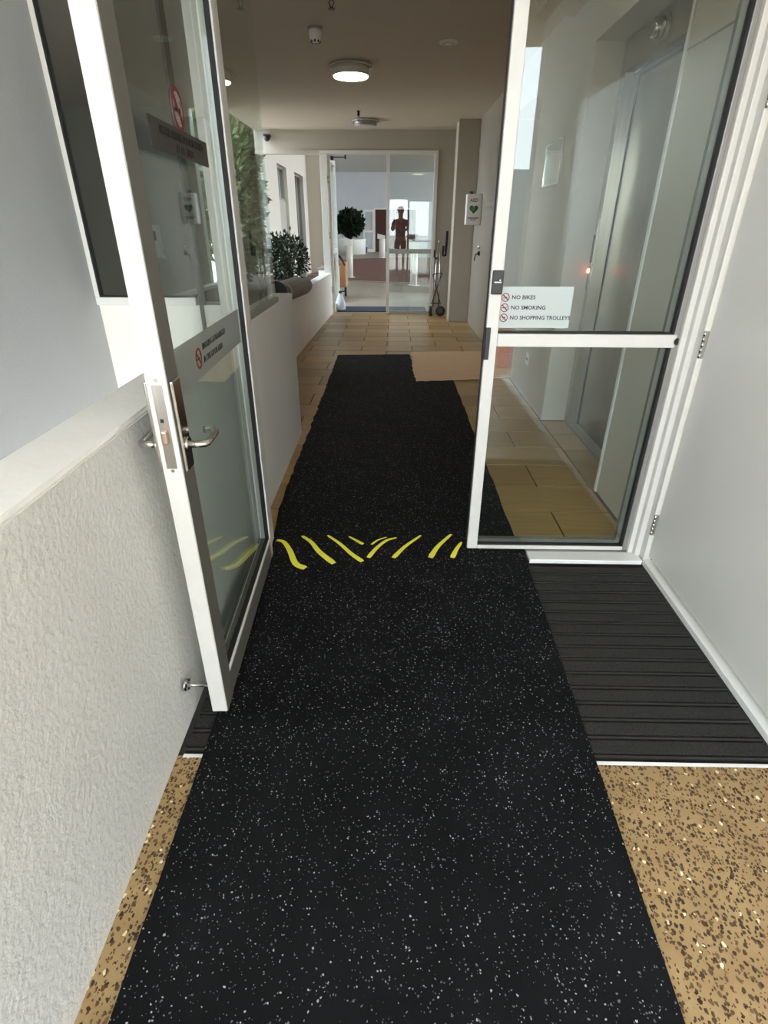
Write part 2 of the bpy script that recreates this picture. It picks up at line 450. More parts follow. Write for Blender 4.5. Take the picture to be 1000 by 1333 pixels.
# cupboard door on the right of the porch
rx = lambda Y: 1.222 - 0.018 * (2.24 - Y)
struct('wall_right', MB().prism([(rx(2.235) + 0.062, 2.235), (rx(-1.2) + 0.062, -1.2), (rx(-1.2) + 0.3, -1.2), (1.55, 2.235)], 0, 2.97), 'plaster')
struct('baseboard_right', MB().prism([(rx(2.2) - 0.004, 2.222), (rx(-1.2) - 0.004, -1.2), (rx(-1.2) + 0.07, -1.2), (rx(2.2) + 0.07, 2.222)], 0, 0.028), 'white', 0.002)
cd = thing('door_5', 'flush white cupboard door beside the entrance on the right, hung on three steel hinges', 'door', (1.22, 1.2, 0.045), kind='structure')
MB().prism([(rx(2.225) + 0.018, 2.225), (rx(0.3) + 0.018, 0.3), (rx(0.3) + 0.06, 0.3), (rx(2.225) + 0.06, 2.225)], 0.05, 2.17).build('door_leaf', 'panel', cd, bevel=0.002)
for z in (0.165, 0.985, 1.80):
    h = MB().box(1.222, 1.238, 2.226, 2.2345, z, z + 0.105)
    for q in range(5): h.lathe([(0.0065, 0), (0.0065, 0.019)], (1.224, 2.228, z + 0.0015 + q * 0.0208), n=10)
    h.build('hinge', 'chrome', cd)
MB().lathe([(0.02, 0), (0.02, 0.012), (0.012, 0.02)], (rx(1.17) + 0.016, 1.16, 0.075), 'X', 16).build('door_stop', 'white', cd)

# ---- corridor left: low wall with glass, planter wall
struct('wall_left', MB().prism([(-0.702, 2.42), (-0.722, 4.06), (-0.86, 4.06), (-0.86, 2.42)], 0, 1.035), 'low_wall', 0.004)
gw = thing('window_2', 'frameless glass screen on the low corridor wall behind the open door', 'window', (-0.75, 3.0, 1.035), kind='structure')
MB().prism([(-0.712, 2.42), (-0.724, 3.58), (-0.752, 3.58), (-0.740, 2.42)], 1.035, 1.062).build('sill_channel', 'alu_grey', gw, bevel=0.002)
MB().prism([(-0.724, 2.42), (-0.737, 3.575), (-0.747, 3.575), (-0.734, 2.42)], 1.05, 2.85).build('pane', 'glass', gw)
struct('wall_left', MB().prism([(-1.255, 4.06), (-1.16, 10.68), (-1.31, 10.68), (-1.405, 4.06)], 0, 0.70), 'low_wall', 0.006)
struct('wall_left', MB().prism([(-0.86, 4.06), (-1.42, 4.06), (-1.42, 3.95), (-0.86, 3.95)], 0, 0.70), 'low_wall')

# ---- right wall with lift recess, notice wall, opening, glossy cupboard wall, column
struct('wall_right', MB().box(1.262, 1.75, 2.42, 3.06, 0, 2.85), 'inner_wall', 0.006)
struct('trim_7', MB().box(1.2595, 1.262, 2.42, 3.04, 2.128, 2.136), 'alu_grey')                     # joint line on the wall panel
struct('trim_8', MB().box(1.254, 1.264, 3.035, 3.062, 0, 2.49), 'white', 0.002)
struct('wall_right', MB().box(1.252, 1.75, 3.06, 4.43, 2.49, 2.85), 'inner_wall')
struct('wall_right', MB().box(1.252, 1.75, 4.43, 5.82, 0, 2.85), 'inner_wall', 0.006)
struct('wall_right', MB().box(1.252, 1.55, 5.82, 7.27, 2.49, 2.85), 'inner_wall')
struct('wall_right', MB().box(1.248, 3.2, 7.27, 7.45, 0, 2.85), 'inner_wall')
struct('wall_right', MB().box(3.2, 3.3, 5.0, 7.3, 0, 2.85), 'inner_wall')
struct('wall_right', MB().box(1.75, 3.3, 5.72, 5.82, 0, 2.85), 'inner_wall')
struct('wall_right', MB().box(1.248, 1.5, 7.45, 10.72, 0, 2.85), 'gloss_wall')
struct('trim_9', MB().box(1.70, 1.78, 7.235, 7.268, 0, 2.3), 'timber', 0.003)                       # brown door post in the side passage
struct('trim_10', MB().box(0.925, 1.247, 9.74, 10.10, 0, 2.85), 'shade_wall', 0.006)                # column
# ---- far wall
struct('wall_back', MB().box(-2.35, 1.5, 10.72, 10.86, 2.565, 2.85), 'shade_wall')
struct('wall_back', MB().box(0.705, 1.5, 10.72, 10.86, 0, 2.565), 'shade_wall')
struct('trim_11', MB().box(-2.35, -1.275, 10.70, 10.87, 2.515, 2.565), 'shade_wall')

# ================================================================ ENTRANCE DOORS
def ns_symbol(parent, o, xd, yd, r, local, kind, t=0.0008, ringmat='darkred'):
    xd, yd = Vector(xd), Vector(yd); nd = xd.cross(yd); o = Vector(o)
    p = MB(); q = 0.7071
    p.ring(r * 0.80, r, o, xd, yd, nd, t)
    w_ = r * 0.09
    p.flat([(-r * .6 - w_, r * .6 - w_), (r * .6 - w_, -r * .6 - w_), (r * .6 + w_, -r * .6 + w_), (-r * .6 + w_, r * .6 + w_)], o, xd, yd, nd, t * 1.3)
    p.build('ban_ring', ringmat, parent, local)
    k = MB()
    if kind == 'smoke':
        k.flat([(-r * .62, -r * .12), (r * .45, -r * .12), (r * .45, r * .06), (-r * .62, r * .06)], o, xd, yd, nd, t * .6)
        k.flat([(r * .48, r * .1), (r * .56, r * .1), (r * .62, r * .3), (r * .5, r * .42), (r * .44, r * .38), (r * .52, r * .28)], o, xd, yd, nd, t * .6)
    elif kind == 'bike':
        for sx in (-1, 1): k.ring(r * .18, r * .26, o + xd * r * .36 * sx - yd * r * .14, xd, yd, nd, t * .6, 14)
        k.flat([(-r * .36, -r * .16), (-r * .1, r * .2), (r * .2, r * .2), (r * .36, -r * .14), (r * .3, -r * .14), (r * .14, r * .12), (-r * .06, r * .12), (-r * .28, -r * .16)], o, xd, yd, nd, t * .6)
    else:
        k.flat([(-r * .5, r * .3), (-r * .34, r * .3), (-r * .28, r * .2), (r * .42, r * .2), (r * .3, -r * .16), (-r * .2, -r * .16)], o, xd, yd, nd, t * .6)
        for sx in (-.1, .24): k.ring(r * .03, r * .1, o + xd * r * sx - yd * r * .34, xd, yd, nd, t * .6, 10)
    k.build('pictogram', 'ink', parent, local)

# left leaf: local x runs from the hinge to the free edge, local y points to the walkway
ang = math.atan2(-0.98, 0.045)
ld = thing('door_1', 'white aluminium glass entrance door swung fully open against the white parapet on the left', 'door', (-0.585, 2.25, 0.0), rz=ang, kind='structure')
T = -0.05; LU = 0.985; ZT = 2.17; ZB = 0.022
MB().box(LU - 0.084, LU, T, 0, ZB, ZT).build('closing_stile', 'alu', ld, True, 0.003)
MB().box(0.0, 0.045, T, 0, ZB, ZT).build('hinge_stile', 'alu', ld, True, 0.003)
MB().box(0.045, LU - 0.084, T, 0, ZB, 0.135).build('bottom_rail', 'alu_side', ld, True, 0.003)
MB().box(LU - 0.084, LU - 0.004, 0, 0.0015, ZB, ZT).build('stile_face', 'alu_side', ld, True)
MB().box(0.045, LU - 0.084, T, 0, 2.10, ZT).build('top_rail', 'alu', ld, True, 0.003)
gz0, gz1, gu0, gu1 = 0.135, 2.10, 0.045, LU - 0.084
MB().box(gu0 - 0.012, gu0 + 0.001, -0.003, 0.003, gz0 - 0.012, gz1).box(gu0 + 0.001, gu1, -0.003, 0.003, gz0 - 0.012, gz0 + 0.001).build('glazing_bead', 'white', ld, True, 0.0008)
MB().box(gu0, gu0 + 0.007, -0.020, -0.003, gz0, gz1).box(gu0, gu1, -0.020, -0.003, gz0, gz0 + 0.007).build('glazing_gasket', 'seal', ld, True)
MB().box(gu0 + 0.001, gu1 - 0.001, -0.030, -0.020, gz0 + 0.001, gz1 - 0.001).build('glass_pane', 'glass', ld, True)
MB().box(LU, LU + 0.0015, T + 0.012, -0.012, 0.90, 1.115).build('lock_faceplate', 'steel', ld, True)
MB().box(LU + 0.0015, LU + 0.016, T + 0.017, -0.018, 0.968, 1.004).build('latch_bolt', 'copper', ld, True, 0.004)
MB().box(LU + 0.0015, LU + 0.0025, T + 0.019, -0.023, 1.022, 1.031).build('keyhole', 'seal', ld, True)
for z in (0.893, 1.125):
    MB().lathe([(0.005, 0), (0.004, 0.002)], (LU, T / 2, z), 'X', 10).build('screw', 'chrome', ld, True)
for side, nm in ((1, 'lock_plate'), (-1, 'lock_plate')):
    y_a, y_b = (0.0015, 0.011) if side == 1 else (T - 0.011, T)
    MB().box(LU - 0.066, LU - 0.008, y_a, y_b, 0.885, 1.12).build(nm, 'chrome', ld, True, 0.003)
    ye = 0.011 if side == 1 else T - 0.011
    u0, z0 = LU - 0.036, 0.952
    pts = [(u0, ye, z0), (u0, ye + side * 0.034, z0), (u0 - 0.004, ye + side * 0.044, z0), (u0 - 0.014, ye + side * 0.049, z0),
           (u0 - 0.095, ye + side * 0.049, z0), (u0 - 0.108, ye + side * 0.046, z0), (u0 - 0.114, ye + side * 0.034, z0), (u0 - 0.114, ye + side * 0.012, z0)]
    lv = MB().tube(pts, 0.0095, 12); lv.lathe([(0.02, 0), (0.02, 0.006)], (u0, ye if side == 1 else ye - 0.006, z0), 'Y', 20)
    lv.build('lever_handle', 'chrome', ld, True)
# sign on the inner face: reads from the free edge towards the hinge
sx, sy = (-1, 0, 0), (0, 0, 1)
sg = MB().flat([(0, 0), (0.490, 0), (0.490, 0.062), (0, 0.062)], (0.815, 0.0, 1.606), sx, sy, (0, 1, 0), 0.003).build('sign_plate', 'signgrey', ld, True)
sg['label'] = 'grey sign strip with dark capital lettering'
text('lettering', 'PLEASE ENSURE DOOR IS CLOSED', 0.0245, 'maroon', sg, (0.560, 0.0032, 1.648), sx, sy, 'CENTER', 0.0004, local=True)
text('lettering', 'AT ALL TIMES', 0.0245, 'maroon', sg, (0.560, 0.0032, 1.621), sx, sy, 'CENTER', 0.0004, local=True)
dc = MB().lathe([(0.0505, 0), (0.0505, 0.001)], (0.500, -0.0185, 1.722), 'Y', 32).build('no_smoking_sticker', 'clear_film', ld, True)
ns_symbol(dc, (0.500, -0.0172, 1.722), sx, sy, 0.0495, True, 'smoke', ringmat='darkred')
fb = MB().box(gu0 + 0.036, gu1 - 0.006, -0.0195, -0.0188, 1.050, 1.170).build('frosted_band', 'film_dim', ld, True)
ns_symbol(fb, (0.645, -0.0186, 1.105), sx, sy, 0.030, True, 'smoke', ringmat='darkred')
text('lettering', 'SMOKING IS PROHIBITED', 0.026, 'ink', fb, (0.600, -0.0186, 1.128), sx, sy, 'LEFT', 0.0003, 0.25, local=True)
text('lettering', 'IN THE DOOR AREA', 0.026, 'ink', fb, (0.600, -0.0186, 1.090), sx, sy, 'LEFT', 0.0003, 0.25, local=True)

# right leaf, closed
rd = thing('door_2', 'closed white aluminium glass door with a mid rail and NO BIKES sticker, right half of the entrance', 'door', (0.775, 2.345, 0.0), kind='structure')
Ya, Yb = 2.32, 2.372
MB().box(0.378, 0.428, Ya, Yb, 0.020, 2.18).build('closing_stile', 'alu', rd, bevel=0.003)
MB().box(1.152, 1.172, Ya, Yb, 0.020, 2.18).build('hinge_stile', 'alu_grey', rd, bevel=0.002)
MB().box(0.428, 1.152, Ya, Yb, 0.020, 0.040).build('bottom_rail', 'alu', rd, bevel=0.002)
MB().box(0.428, 1.152, Ya, Yb, 2.13, 2.18).build('top_rail', 'alu', rd, bevel=0.003)
MB().box(0.428, 1.163, Ya - 0.004, Yb, 1.008, 1.060).build('mid_rail', 'alu', rd, bevel=0.003)
MB().box(0.3735, 0.378, Ya + 0.016, Ya + 0.034, 0.022, 2.18).build('brush_seal', 'seal', rd)
MB().box(1.142, 1.153, Ya + 0.005, Yb - 0.012, 0.040, 2.13).box(0.428, 1.145, Ya + 0.006, Yb - 0.012, 0.040, 0.047).box(0.428, 1.145, Ya + 0.006, Yb - 0.012, 1.060, 1.067).build('glazing_gasket', 'seal', rd)
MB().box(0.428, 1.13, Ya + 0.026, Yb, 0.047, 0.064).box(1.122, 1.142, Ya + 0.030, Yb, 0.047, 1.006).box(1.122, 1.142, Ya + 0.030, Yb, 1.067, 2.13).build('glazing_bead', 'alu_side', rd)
MB().box(0.4285, 1.143, Ya + 0.014, Ya + 0.024, 0.045, 1.010).build('glass_pane', 'glass', rd)
MB().box(0.4285, 1.143, Ya + 0.014, Ya + 0.024, 1.062, 2.132).build('glass_pane', 'glass', rd)
bx = MB().box(0.384, 0.428, Ya - 0.012, Ya, 1.212, 1.300).build('lock_box', 'black', rd, bevel=0.003); bx['label'] = 'black lock box on the white stile'
MB().box(0.392, 0.420, Ya - 0.0128, Ya - 0.012, 1.255, 1.259).box(0.412, 0.417, Ya - 0.0128, Ya - 0.012, 1.262, 1.267).build('marking', 'white', bx)
MB().box(0.377, 0.397, Ya - 0.008, Ya, 0.955, 1.085).box(0.371, 0.377, Ya, Ya + 0.03, 0.955, 1.085).build('strike_plate', 'black', rd, bevel=0.002)
MB().lathe([(0.0135, 0), (0.0135, 0.008), (0.010, 0.011)], (1.166, Ya - 0.004, 1.034), 'Y', 20).build('round_plug', 'seal', rd)
st = MB().box(0.430, 0.716, Ya + 0.0125, Ya + 0.0138, 1.082, 1.240).build('frosted_sticker', 'film', rd)
st['label'] = 'frosted white sticker with three red ban symbols'
yt = Ya + 0.0124
for z, w_, kd in ((1.199, 'NO BIKES', 'bike'), (1.160, 'NO SMOKING', 'smoke'), (1.121, 'NO SHOPPING TROLLEYS', 'trolley')):
    ns_symbol(st, (0.447, yt, z), (1, 0, 0), (0, 0, 1), 0.0165, False, kd)
    text('lettering', w_, 0.0205, 'ink', st, (0.472, yt, z), (1, 0, 0), (0, 0, 1), 'LEFT', 0.0004, wide=1.08 if kd != 'trolley' else 1.04)

# door hook holding the open leaf
hk = thing('door_hook', 'small chrome hook and eye holding the open glass door to the parapet', 'hook', (-0.63, 1.31, 0.05))
MB().tube([(-0.642, 1.240, 0.168), (-0.586, 1.270, 0.134)], 0.0038, 8).build('rod', 'chrome', hk)
MB().lathe([(0.020, 0), (0.020, 0.004), (0.012, 0.009)], (-0.648, 1.240, 0.168), 'X', 18).build('rosette', 'chrome', hk)
hb = MB()
for k in range(3):
    a = 2 * math.pi * k / 3 + .5; hb.lathe([(0.006, 0), (0.004, 0.004)], (-0.640, 1.240 + 0.015 * math.cos(a), 0.168 + 0.015 * math.sin(a)), 'X', 8)
hb.build('screws', 'black', hk)

# ================================================================ MATS
def wavy(p, q, step, amp):
    p, q = Vector(p), Vector(q); n_ = max(1, int((q - p).length / step)); d = (q - p).normalized(); nrm = Vector((-d.y, d.x))
    return [p] + [p + (q - p) * (i / n_) + nrm * rnd.uniform(-amp, amp) for i in range(1, n_)]
def outline(pts):
    o = []
    for i, (x, y, a) in enumerate(pts):
        nx = pts[(i + 1) % len(pts)]; o += wavy((x, y), (nx[0], nx[1]), 0.05 if a > 0.004 else 0.11, a)
    return o
mat_pts = [(-0.556, -0.9, .001), (-0.568, 0.48, .002), (-0.575, 1.11, .001), (-0.605, 2.30, .002), (-0.655, 2.75, .006), (-0.668, 4.04, .008), (-0.708, 6.96, .006),
           (0.19, 7.03, .010), (0.222, 6.65, .012), (0.212, 6.2, .012), (0.235, 5.69, .008), (0.636, 5.765, .004), (0.645, 2.48, .001), (0.664, 2.33, .001), (0.656, 2.14, .001), (0.631, 1.10, .001), (0.612, 0.5, .001), (0.60, -0.9, .001)]
rm = MB().prism([(p.x, p.y) for p in outline(mat_pts)], 0.0015, 0.0105).build('rubber_mat', 'rubber')
tag(rm, 'long black rubber runner with white flecks running through the doorway', 'mat')
strokes = [[(-0.596, 2.396), (-0.555, 2.374), (-0.511, 2.293), (-0.464, 2.178), (-0.41, 2.138)], [(-0.472, 2.44), (-0.415, 2.378), (-0.36, 2.283), (-0.278, 2.182)],
           [(-0.338, 2.449), (-0.267, 2.367), (-0.202, 2.273), (-0.142, 2.203)], [(-0.225, 2.439), (-0.19, 2.406), (-0.147, 2.364)],
           [(-0.104, 2.362), (-0.071, 2.408), (-0.027, 2.438)], [(-0.115, 2.237), (-0.076, 2.33), (-0.027, 2.404), (0.025, 2.434)],
           [(0.008, 2.239), (0.068, 2.347), (0.153, 2.46)], [(0.19, 2.244), (0.235, 2.351), (0.314, 2.476)], [(0.298, 2.246), (0.327, 2.326), (0.36, 2.396)]]
wid = [.026, .024, .020, .015, .010, .018, .019, .022, .020]
def smooth_line(pts, n_):
    pts = [Vector(p) for p in pts]; P_ = [2 * pts[0] - pts[1]] + pts + [2 * pts[-1] - pts[-2]]; o = []
    for i in range(1, len(P_) - 2):
        a, b, c, d = P_[i - 1:i + 3]
        for k in range(n_):
            t = k / n_; o.append(0.5 * ((2 * b) + (c - a) * t + (2 * a - 5 * b + 4 * c - d) * t * t + (3 * b - a - 3 * c + d) * t ** 3))
    return o + [pts[-1]]
for s_, w_ in zip(strokes, wid):
    ln = smooth_line(s_, 5); lf = []; rt = []
    far_first = s_[0][1] > s_[-1][1]
    for i, p in enumerate(ln):
        t = i / (len(ln) - 1); d = (ln[min(i + 1, len(ln) - 1)] - ln[max(i - 1, 0)]).normalized(); nr = Vector((-d.y, d.x))
        tt = t if far_first else 1 - t
        ww = w_ * (0.36 + 0.32 * tt) * (0.75 if i in (0, len(ln) - 1) else 1)
        lf.append(p + nr * ww); rt.append(p - nr * ww)
    MB().prism([(p.x, p.y) for p in lf + rt[::-1]], 0.0106, 0.0113).build('paint_stroke', 'yellow', rm)

em = thing('entrance_mat', 'dark ribbed entrance mat set into the floor in front of the closed glass door', 'mat', (0.3, 1.67, -0.016))
k = 0; y = 1.125
while y < 2.19:
    MB().box(-0.642, rx(y) - 0.008, y + 0.025, min(y + 0.0712, 2.215), -0.016, 0.0005).build('carpet_strip', 'carpet', em)
    b = MB().box(-0.642, rx(y) - 0.008, y + 0.001, y + 0.024, -0.016, -0.013).box(-0.642, rx(y) - 0.008, y + 0.0085, y + 0.0165, -0.013, -0.0005)
    b.build('scraper_bar', 'rail', em); y += 0.0712
MB().box(-0.638, rx(1.1) - 0.004, 1.106, 1.118, -0.012, 0.001).build('edge_trim', 'white', em)

pl = MB().prism([(p.x, p.y) for p in outline([(0.238, 5.665, .010), (0.215, 6.2, .012), (0.228, 6.65, .012), (0.198, 7.16, .003), (1.30, 7.235, .001), (1.42, 5.90, .008), (0.9, 5.775, .012)])], 0.0112, 0.0165).build('plywood_sheet', 'ply')
tag(pl, 'thin bare plywood sheet with broken edges beside the far end of the black runner', 'sheet')
eo = MB(); edge = outline([(0.238, 5.665, .012), (0.9, 5.775, .012)])[:13]
eo.prism([(p.x, p.y + 0.012) for p in edge] + [(p.x, p.y - 0.002 + rnd.uniform(-.006, .004)) for p in edge[::-1]], 0.0168, 0.0185); eo.build('splintered_edge', 'ply_edge', pl)

# ================================================================ LIFT
lf = thing('door_6', 'stainless steel lift door and surround in the recess of the right wall', 'lift', (1.5, 3.75, 0), kind='structure')
MB().box(1.535, 1.60, 3.0, 4.335, 0.004, 2.31).build('lift_door', 'steel_dark', lf)
MB().box(1.445, 1.64, 3.06, 4.428, 2.318, 2.488).build('header_panel', 'steel', lf, bevel=0.002)
MB().box(1.445, 1.64, 4.345, 4.428, 0.0, 2.318).build('door_post', 'steel', lf, bevel=0.002)
MB().box(1.5, 1.535, 3.06, 4.345, 2.305, 2.318).box(1.53, 1.54, 4.330, 4.345, 0, 2.31).build('shadow_gap', 'seal', lf)
MB().box(1.452, 1.60, 3.06, 4.345, -0.004, 0.004).build('door_sill', 'alu_grey', lf)
MB().lathe([(0.075, 0), (0.075, -0.012), (0.068, -0.016)], (1.445, 3.83, 2.405), 'X', 28).build('round_grille', 'steel', lf)
MB().lathe([(0.05, 0), (0.045, -0.05), (0.038, -0.055)], (1.432, 3.83, 2.405), 'X', 24).build('speaker_cone', 'chrome', lf)
cp = MB().box(1.438, 1.445, 4.362, 4.412, 1.02, 1.50).build('call_panel', 'steel', lf, bevel=0.002)
MB().box(1.434, 1.438, 4.37, 4.404, 1.22, 1.40).build('indicator', 'black', cp)
MB().box(1.434, 1.438, 4.372, 4.402, 1.04, 1.20).build('button_plate', 'alu_grey', cp)
MB().lathe([(0.017, 0), (0.014, -0.012)], (1.434, 4.388, 1.165), 'X', 16).build('lit_button', 'led', cp)

nt_ = thing('notice_frame', 'slim silver framed notice hanging on the beige wall beyond the lift', 'picture frame', (1.249, 5.1, 1.745))
fr_ = MB()
for a in ((4.86, 5.36, 1.745, 1.757), (4.86, 5.36, 2.031, 2.043), (4.86, 4.872, 1.757, 2.031), (5.348, 5.36, 1.757, 2.031)): fr_.box(1.236, 1.2515, *a)
fr_.build('frame', 'chrome', nt_)
MB().box(1.243, 1.2515, 4.872, 5.348, 1.757, 2.031).build('paper', 'paper', nt_)
MB().box(1.2395, 1.2415, 4.872, 5.348, 1.757, 2.031).build('glazing', 'glass', nt_)
so = thing('wall_socket', 'small white socket plate low on the beige wall beyond the lift', 'socket', (1.249, 5.15, 0.30))
MB().box(1.242, 1.2515, 5.10, 5.20, 0.31, 0.42).build('plate', 'white', so, bevel=0.003)
MB().box(1.2405, 1.242, 5.12, 5.14, 0.35, 0.37).box(1.2405, 1.242, 5.16, 5.18, 0.35, 0.37).build('holes', 'black', so)

# red crate in the passage
rc = thing('red_crate', 'red plastic crate on the plywood seen low through the closed glass door', 'crate', (1.36, 6.35, 0.017))
MB().box(1.20, 1.56, 6.30, 6.32, 0.017, 0.40).box(1.20, 1.56, 6.60, 6.62, 0.017, 0.40).box(1.20, 1.22, 6.32, 6.60, 0.017, 0.40).box(1.54, 1.56, 6.32, 6.60, 0.017, 0.40).box(1.22, 1.54, 6.32, 6.60, 0.017, 0.03).build('shell', 'red', rc, bevel=0.003)
MB().box(1.185, 1.575, 6.285, 6.30, 0.37, 0.41).box(1.185, 1.20, 6.30, 6.63, 0.37, 0.41).build('rim', 'red', rc)
MB().box(1.23, 1.53, 6.294, 6.30, 0.14, 0.17).box(1.23, 1.53, 6.294, 6.30, 0.24, 0.27).build('rib', 'red', rc)

# ================================================================ AED, lock, column side
ae = thing('defibrillator_box', 'white AED cabinet with a green heart, on the glossy wall beside the column', 'cabinet', (1.13, 9.1, 1.47))
MB().box(1.03, 1.2475, 9.0, 9.16, 1.475, 1.865).build('case', 'white', ae, bevel=0.006)
MB().box(1.036, 1.232, 8.992, 9.0, 1.50, 1.858).build('front_door', 'white', ae, bevel=0.003)
text('lettering', 'AED', 0.062, 'ink', ae, (1.134, 8.991, 1.785), (1, 0, 0), (0, 0, 1), 'CENTER', 0.001)
ht = lambda k_: [(k_ * 0.0042 * 16 * math.sin(t) ** 3, k_ * 0.0042 * (13 * math.cos(t) - 5 * math.cos(2 * t) - 2 * math.cos(3 * t) - math.cos(4 * t))) for t in [i * 2 * math.pi / 36 for i in range(36)]]
MB().flat(ht(0.92), (1.134, 8.9915, 1.675), (1, 0, 0), (0, 0, 1), (0, -1, 0), 0.001).build('heart', 'green_dark', ae)
MB().flat([(-0.016, 0.045), (-0.05, 0.01), (-0.012, -0.03), (0.028, 0.0)], (1.134, 8.9900, 1.675), (1, 0, 0), (0, 0, 1), (0, -1, 0), 0.001).flat([(0.0, 0.03), (0.012, 0.03), (-0.02, -0.035), (-0.026, -0.03)], (1.145, 8.9895, 1.68), (1, 0, 0), (0, 0, 1), (0, -1, 0), 0.001).build('bolt', 'green', ae)
MB().box(1.06, 1.21, 8.9905, 8.9915, 1.555, 1.568).box(1.09, 1.18, 8.9905, 8.9915, 1.535, 1.545).build('small_print', 'signgrey', ae)
MB().box(1.07, 1.12, 9.03, 9.10, 1.865, 1.90).build('alarm', 'black', ae, bevel=0.006)
lk = thing('wall_lock', 'dark key lock with a bunch of keys on the glossy wall below the AED cabinet', 'lock', (1.245, 8.85, 1.0))
MB().lathe([(0.03, 0), (0.03, -0.02), (0.018, -0.035)], (1.2475, 8.85, 1.19), 'X', 16).build('cylinder', 'chrome', lk)
MB().lathe([(0.03, 0), (0.028, -0.03)], (1.2475, 8.85, 1.10), 'X', 16).build('knob', 'black', lk)
MB().tube([(1.22, 8.85, 1.10), (1.19, 8.85, 1.09), (1.18, 8.87, 1.03), (1.185, 8.9, 1.0)], 0.009, 8).build('keys', 'black', lk)

# ================================================================ CEILING FITTINGS
def lamp(x, y, r, h, lit, label, name='ceiling_lamp'):
    t = thing(name, label, 'lamp', (x, y, 2.85 - h), group=None)
    MB().lathe([(r, 0.012), (r, h), (r * 0.97, h)], (x, y, 2.85 - h), n=40).build('drum', 'alu' if lit else 'alu_grey', t)
    MB().lathe([(r * 0.94, 0.002), (r * 0.97, 0.012)], (x, y, 2.85 - h), n=40).build('diffuser', 'lamp' if lit else 'lampoff', t)
    MB().ring(r * 1.06, r * 1.16, (x, y, 2.85 - 0.024), (1, 0, 0), (0, 1, 0), (0, 0, 1), 0.012, 40).build('mounting_ring', 'alu', t)
    for sx_ in (-1, 1): MB().box(x + sx_ * r * 1.1 - 0.018, x + sx_ * r * 1.1 + 0.018, y - 0.015, y + 0.015, 2.812, 2.85).build('clip', 'alu', t)
    return t
lamp(-0.455, 6.70, 0.178, 0.105, True, 'lit round drum lamp on the ceiling, nearer of the two in view')
lamp(-0.465, 9.80, 0.172, 0.085, False, 'unlit round drum lamp on the ceiling near the far door')
lamp(-1.86, 6.95, 0.15, 0.10, True, 'lit round drum lamp seen through the glass screen left of the corridor')
lamp(0.62, 3.55, 0.178, 0.105, True, 'lit round drum lamp on the ceiling beside the lift')
sm = thing('smoke_detector', 'white smoke detector on the ceiling left of the lit lamp', 'detector', (-0.66, 5.6, 2.76))
MB().lathe([(0.036, 0), (0.044, 0.012), (0.052, 0.052), (0.052, 0.089)], (-0.66, 5.6, 2.761), n=28).build('body', 'white', sm)
vt = MB()
for k in range(8):
    a = 2 * math.pi * k / 8; vt.box(-0.66 + 0.036 * math.cos(a) - .006, -0.66 + 0.036 * math.cos(a) + .006, 5.6 + 0.036 * math.sin(a) - .006, 5.6 + 0.036 * math.sin(a) + .006, 2.757, 2.772)
vt.build('vents', 'black', sm)
MB().lathe([(0.060, 0), (0.060, 0.012)], (-0.66, 5.6, 2.838), n=28).build('base_plate', 'alu_grey', sm)
def sprinkler(x, y, s_, label):
    t = thing('sprinkler', label, 'sprinkler', (x, y, 2.85 - 0.13 * s_))
    MB().lathe([(0.022 * s_, 0), (0.016 * s_, 0.05 * s_), (0.010 * s_, 0.06 * s_)], (x, y, 2.85 - 0.06 * s_), n=14).build('head', 'black', t)
    MB().lathe([(0.03 * s_, 0), (0.03 * s_, 0.006)], (x, y, 2.844), n=16).build('escutcheon', 'black', t)
    MB().tube([(x, y, 2.85 - .06 * s_), (x - .02 * s_, y, 2.85 - .085 * s_), (x, y, 2.85 - .12 * s_)], 0.004 * s_, 6).tube([(x, y, 2.85 - .06 * s_), (x + .02 * s_, y, 2.85 - .085 * s_), (x, y, 2.85 - .12 * s_)], 0.004 * s_, 6).build('yoke', 'black', t)
    MB().lathe([(0.026 * s_, 0), (0.026 * s_, 0.004)], (x, y, 2.85 - .124 * s_), n=14).build('deflector', 'black', t)
sprinkler(-0.445, 4.78, 0.9, 'dark fire sprinkler on the ceiling at the top edge of the photo')
sprinkler(-0.525, 9.1, 0.9, 'small dark fire sprinkler on the ceiling beside the unlit lamp')
dk = thing('ceiling_disc', 'flat white round disc on the ceiling right of the lit lamp', 'ceiling vent', (0.437, 5.97, 2.83))
MB().lathe([(0.06, 0), (0.08, 0.008), (0.082, 0.018)], (0.437, 5.97, 2.832), n=32).build('disc', 'white', dk)
MB().ring(0.045, 0.05, (0.437, 5.97, 2.8305), (1, 0, 0), (0, 1, 0), (0, 0, 1), 0.002).build('groove', 'alu_grey', dk)
cm = thing('dome_camera', 'small black dome camera on the beam left above the far door', 'camera', (-2.12, 10.66, 2.68))
MB().lathe([(0.02, 0), (0.045, 0.02), (0.055, 0.055), (0.055, 0.07)], (-2.12, 10.63, 2.68), n=20).build('dome', 'black', cm)
MB().box(-2.17, -2.07, 10.58, 10.72, 2.75, 2.775).build('bracket', 'black', cm)

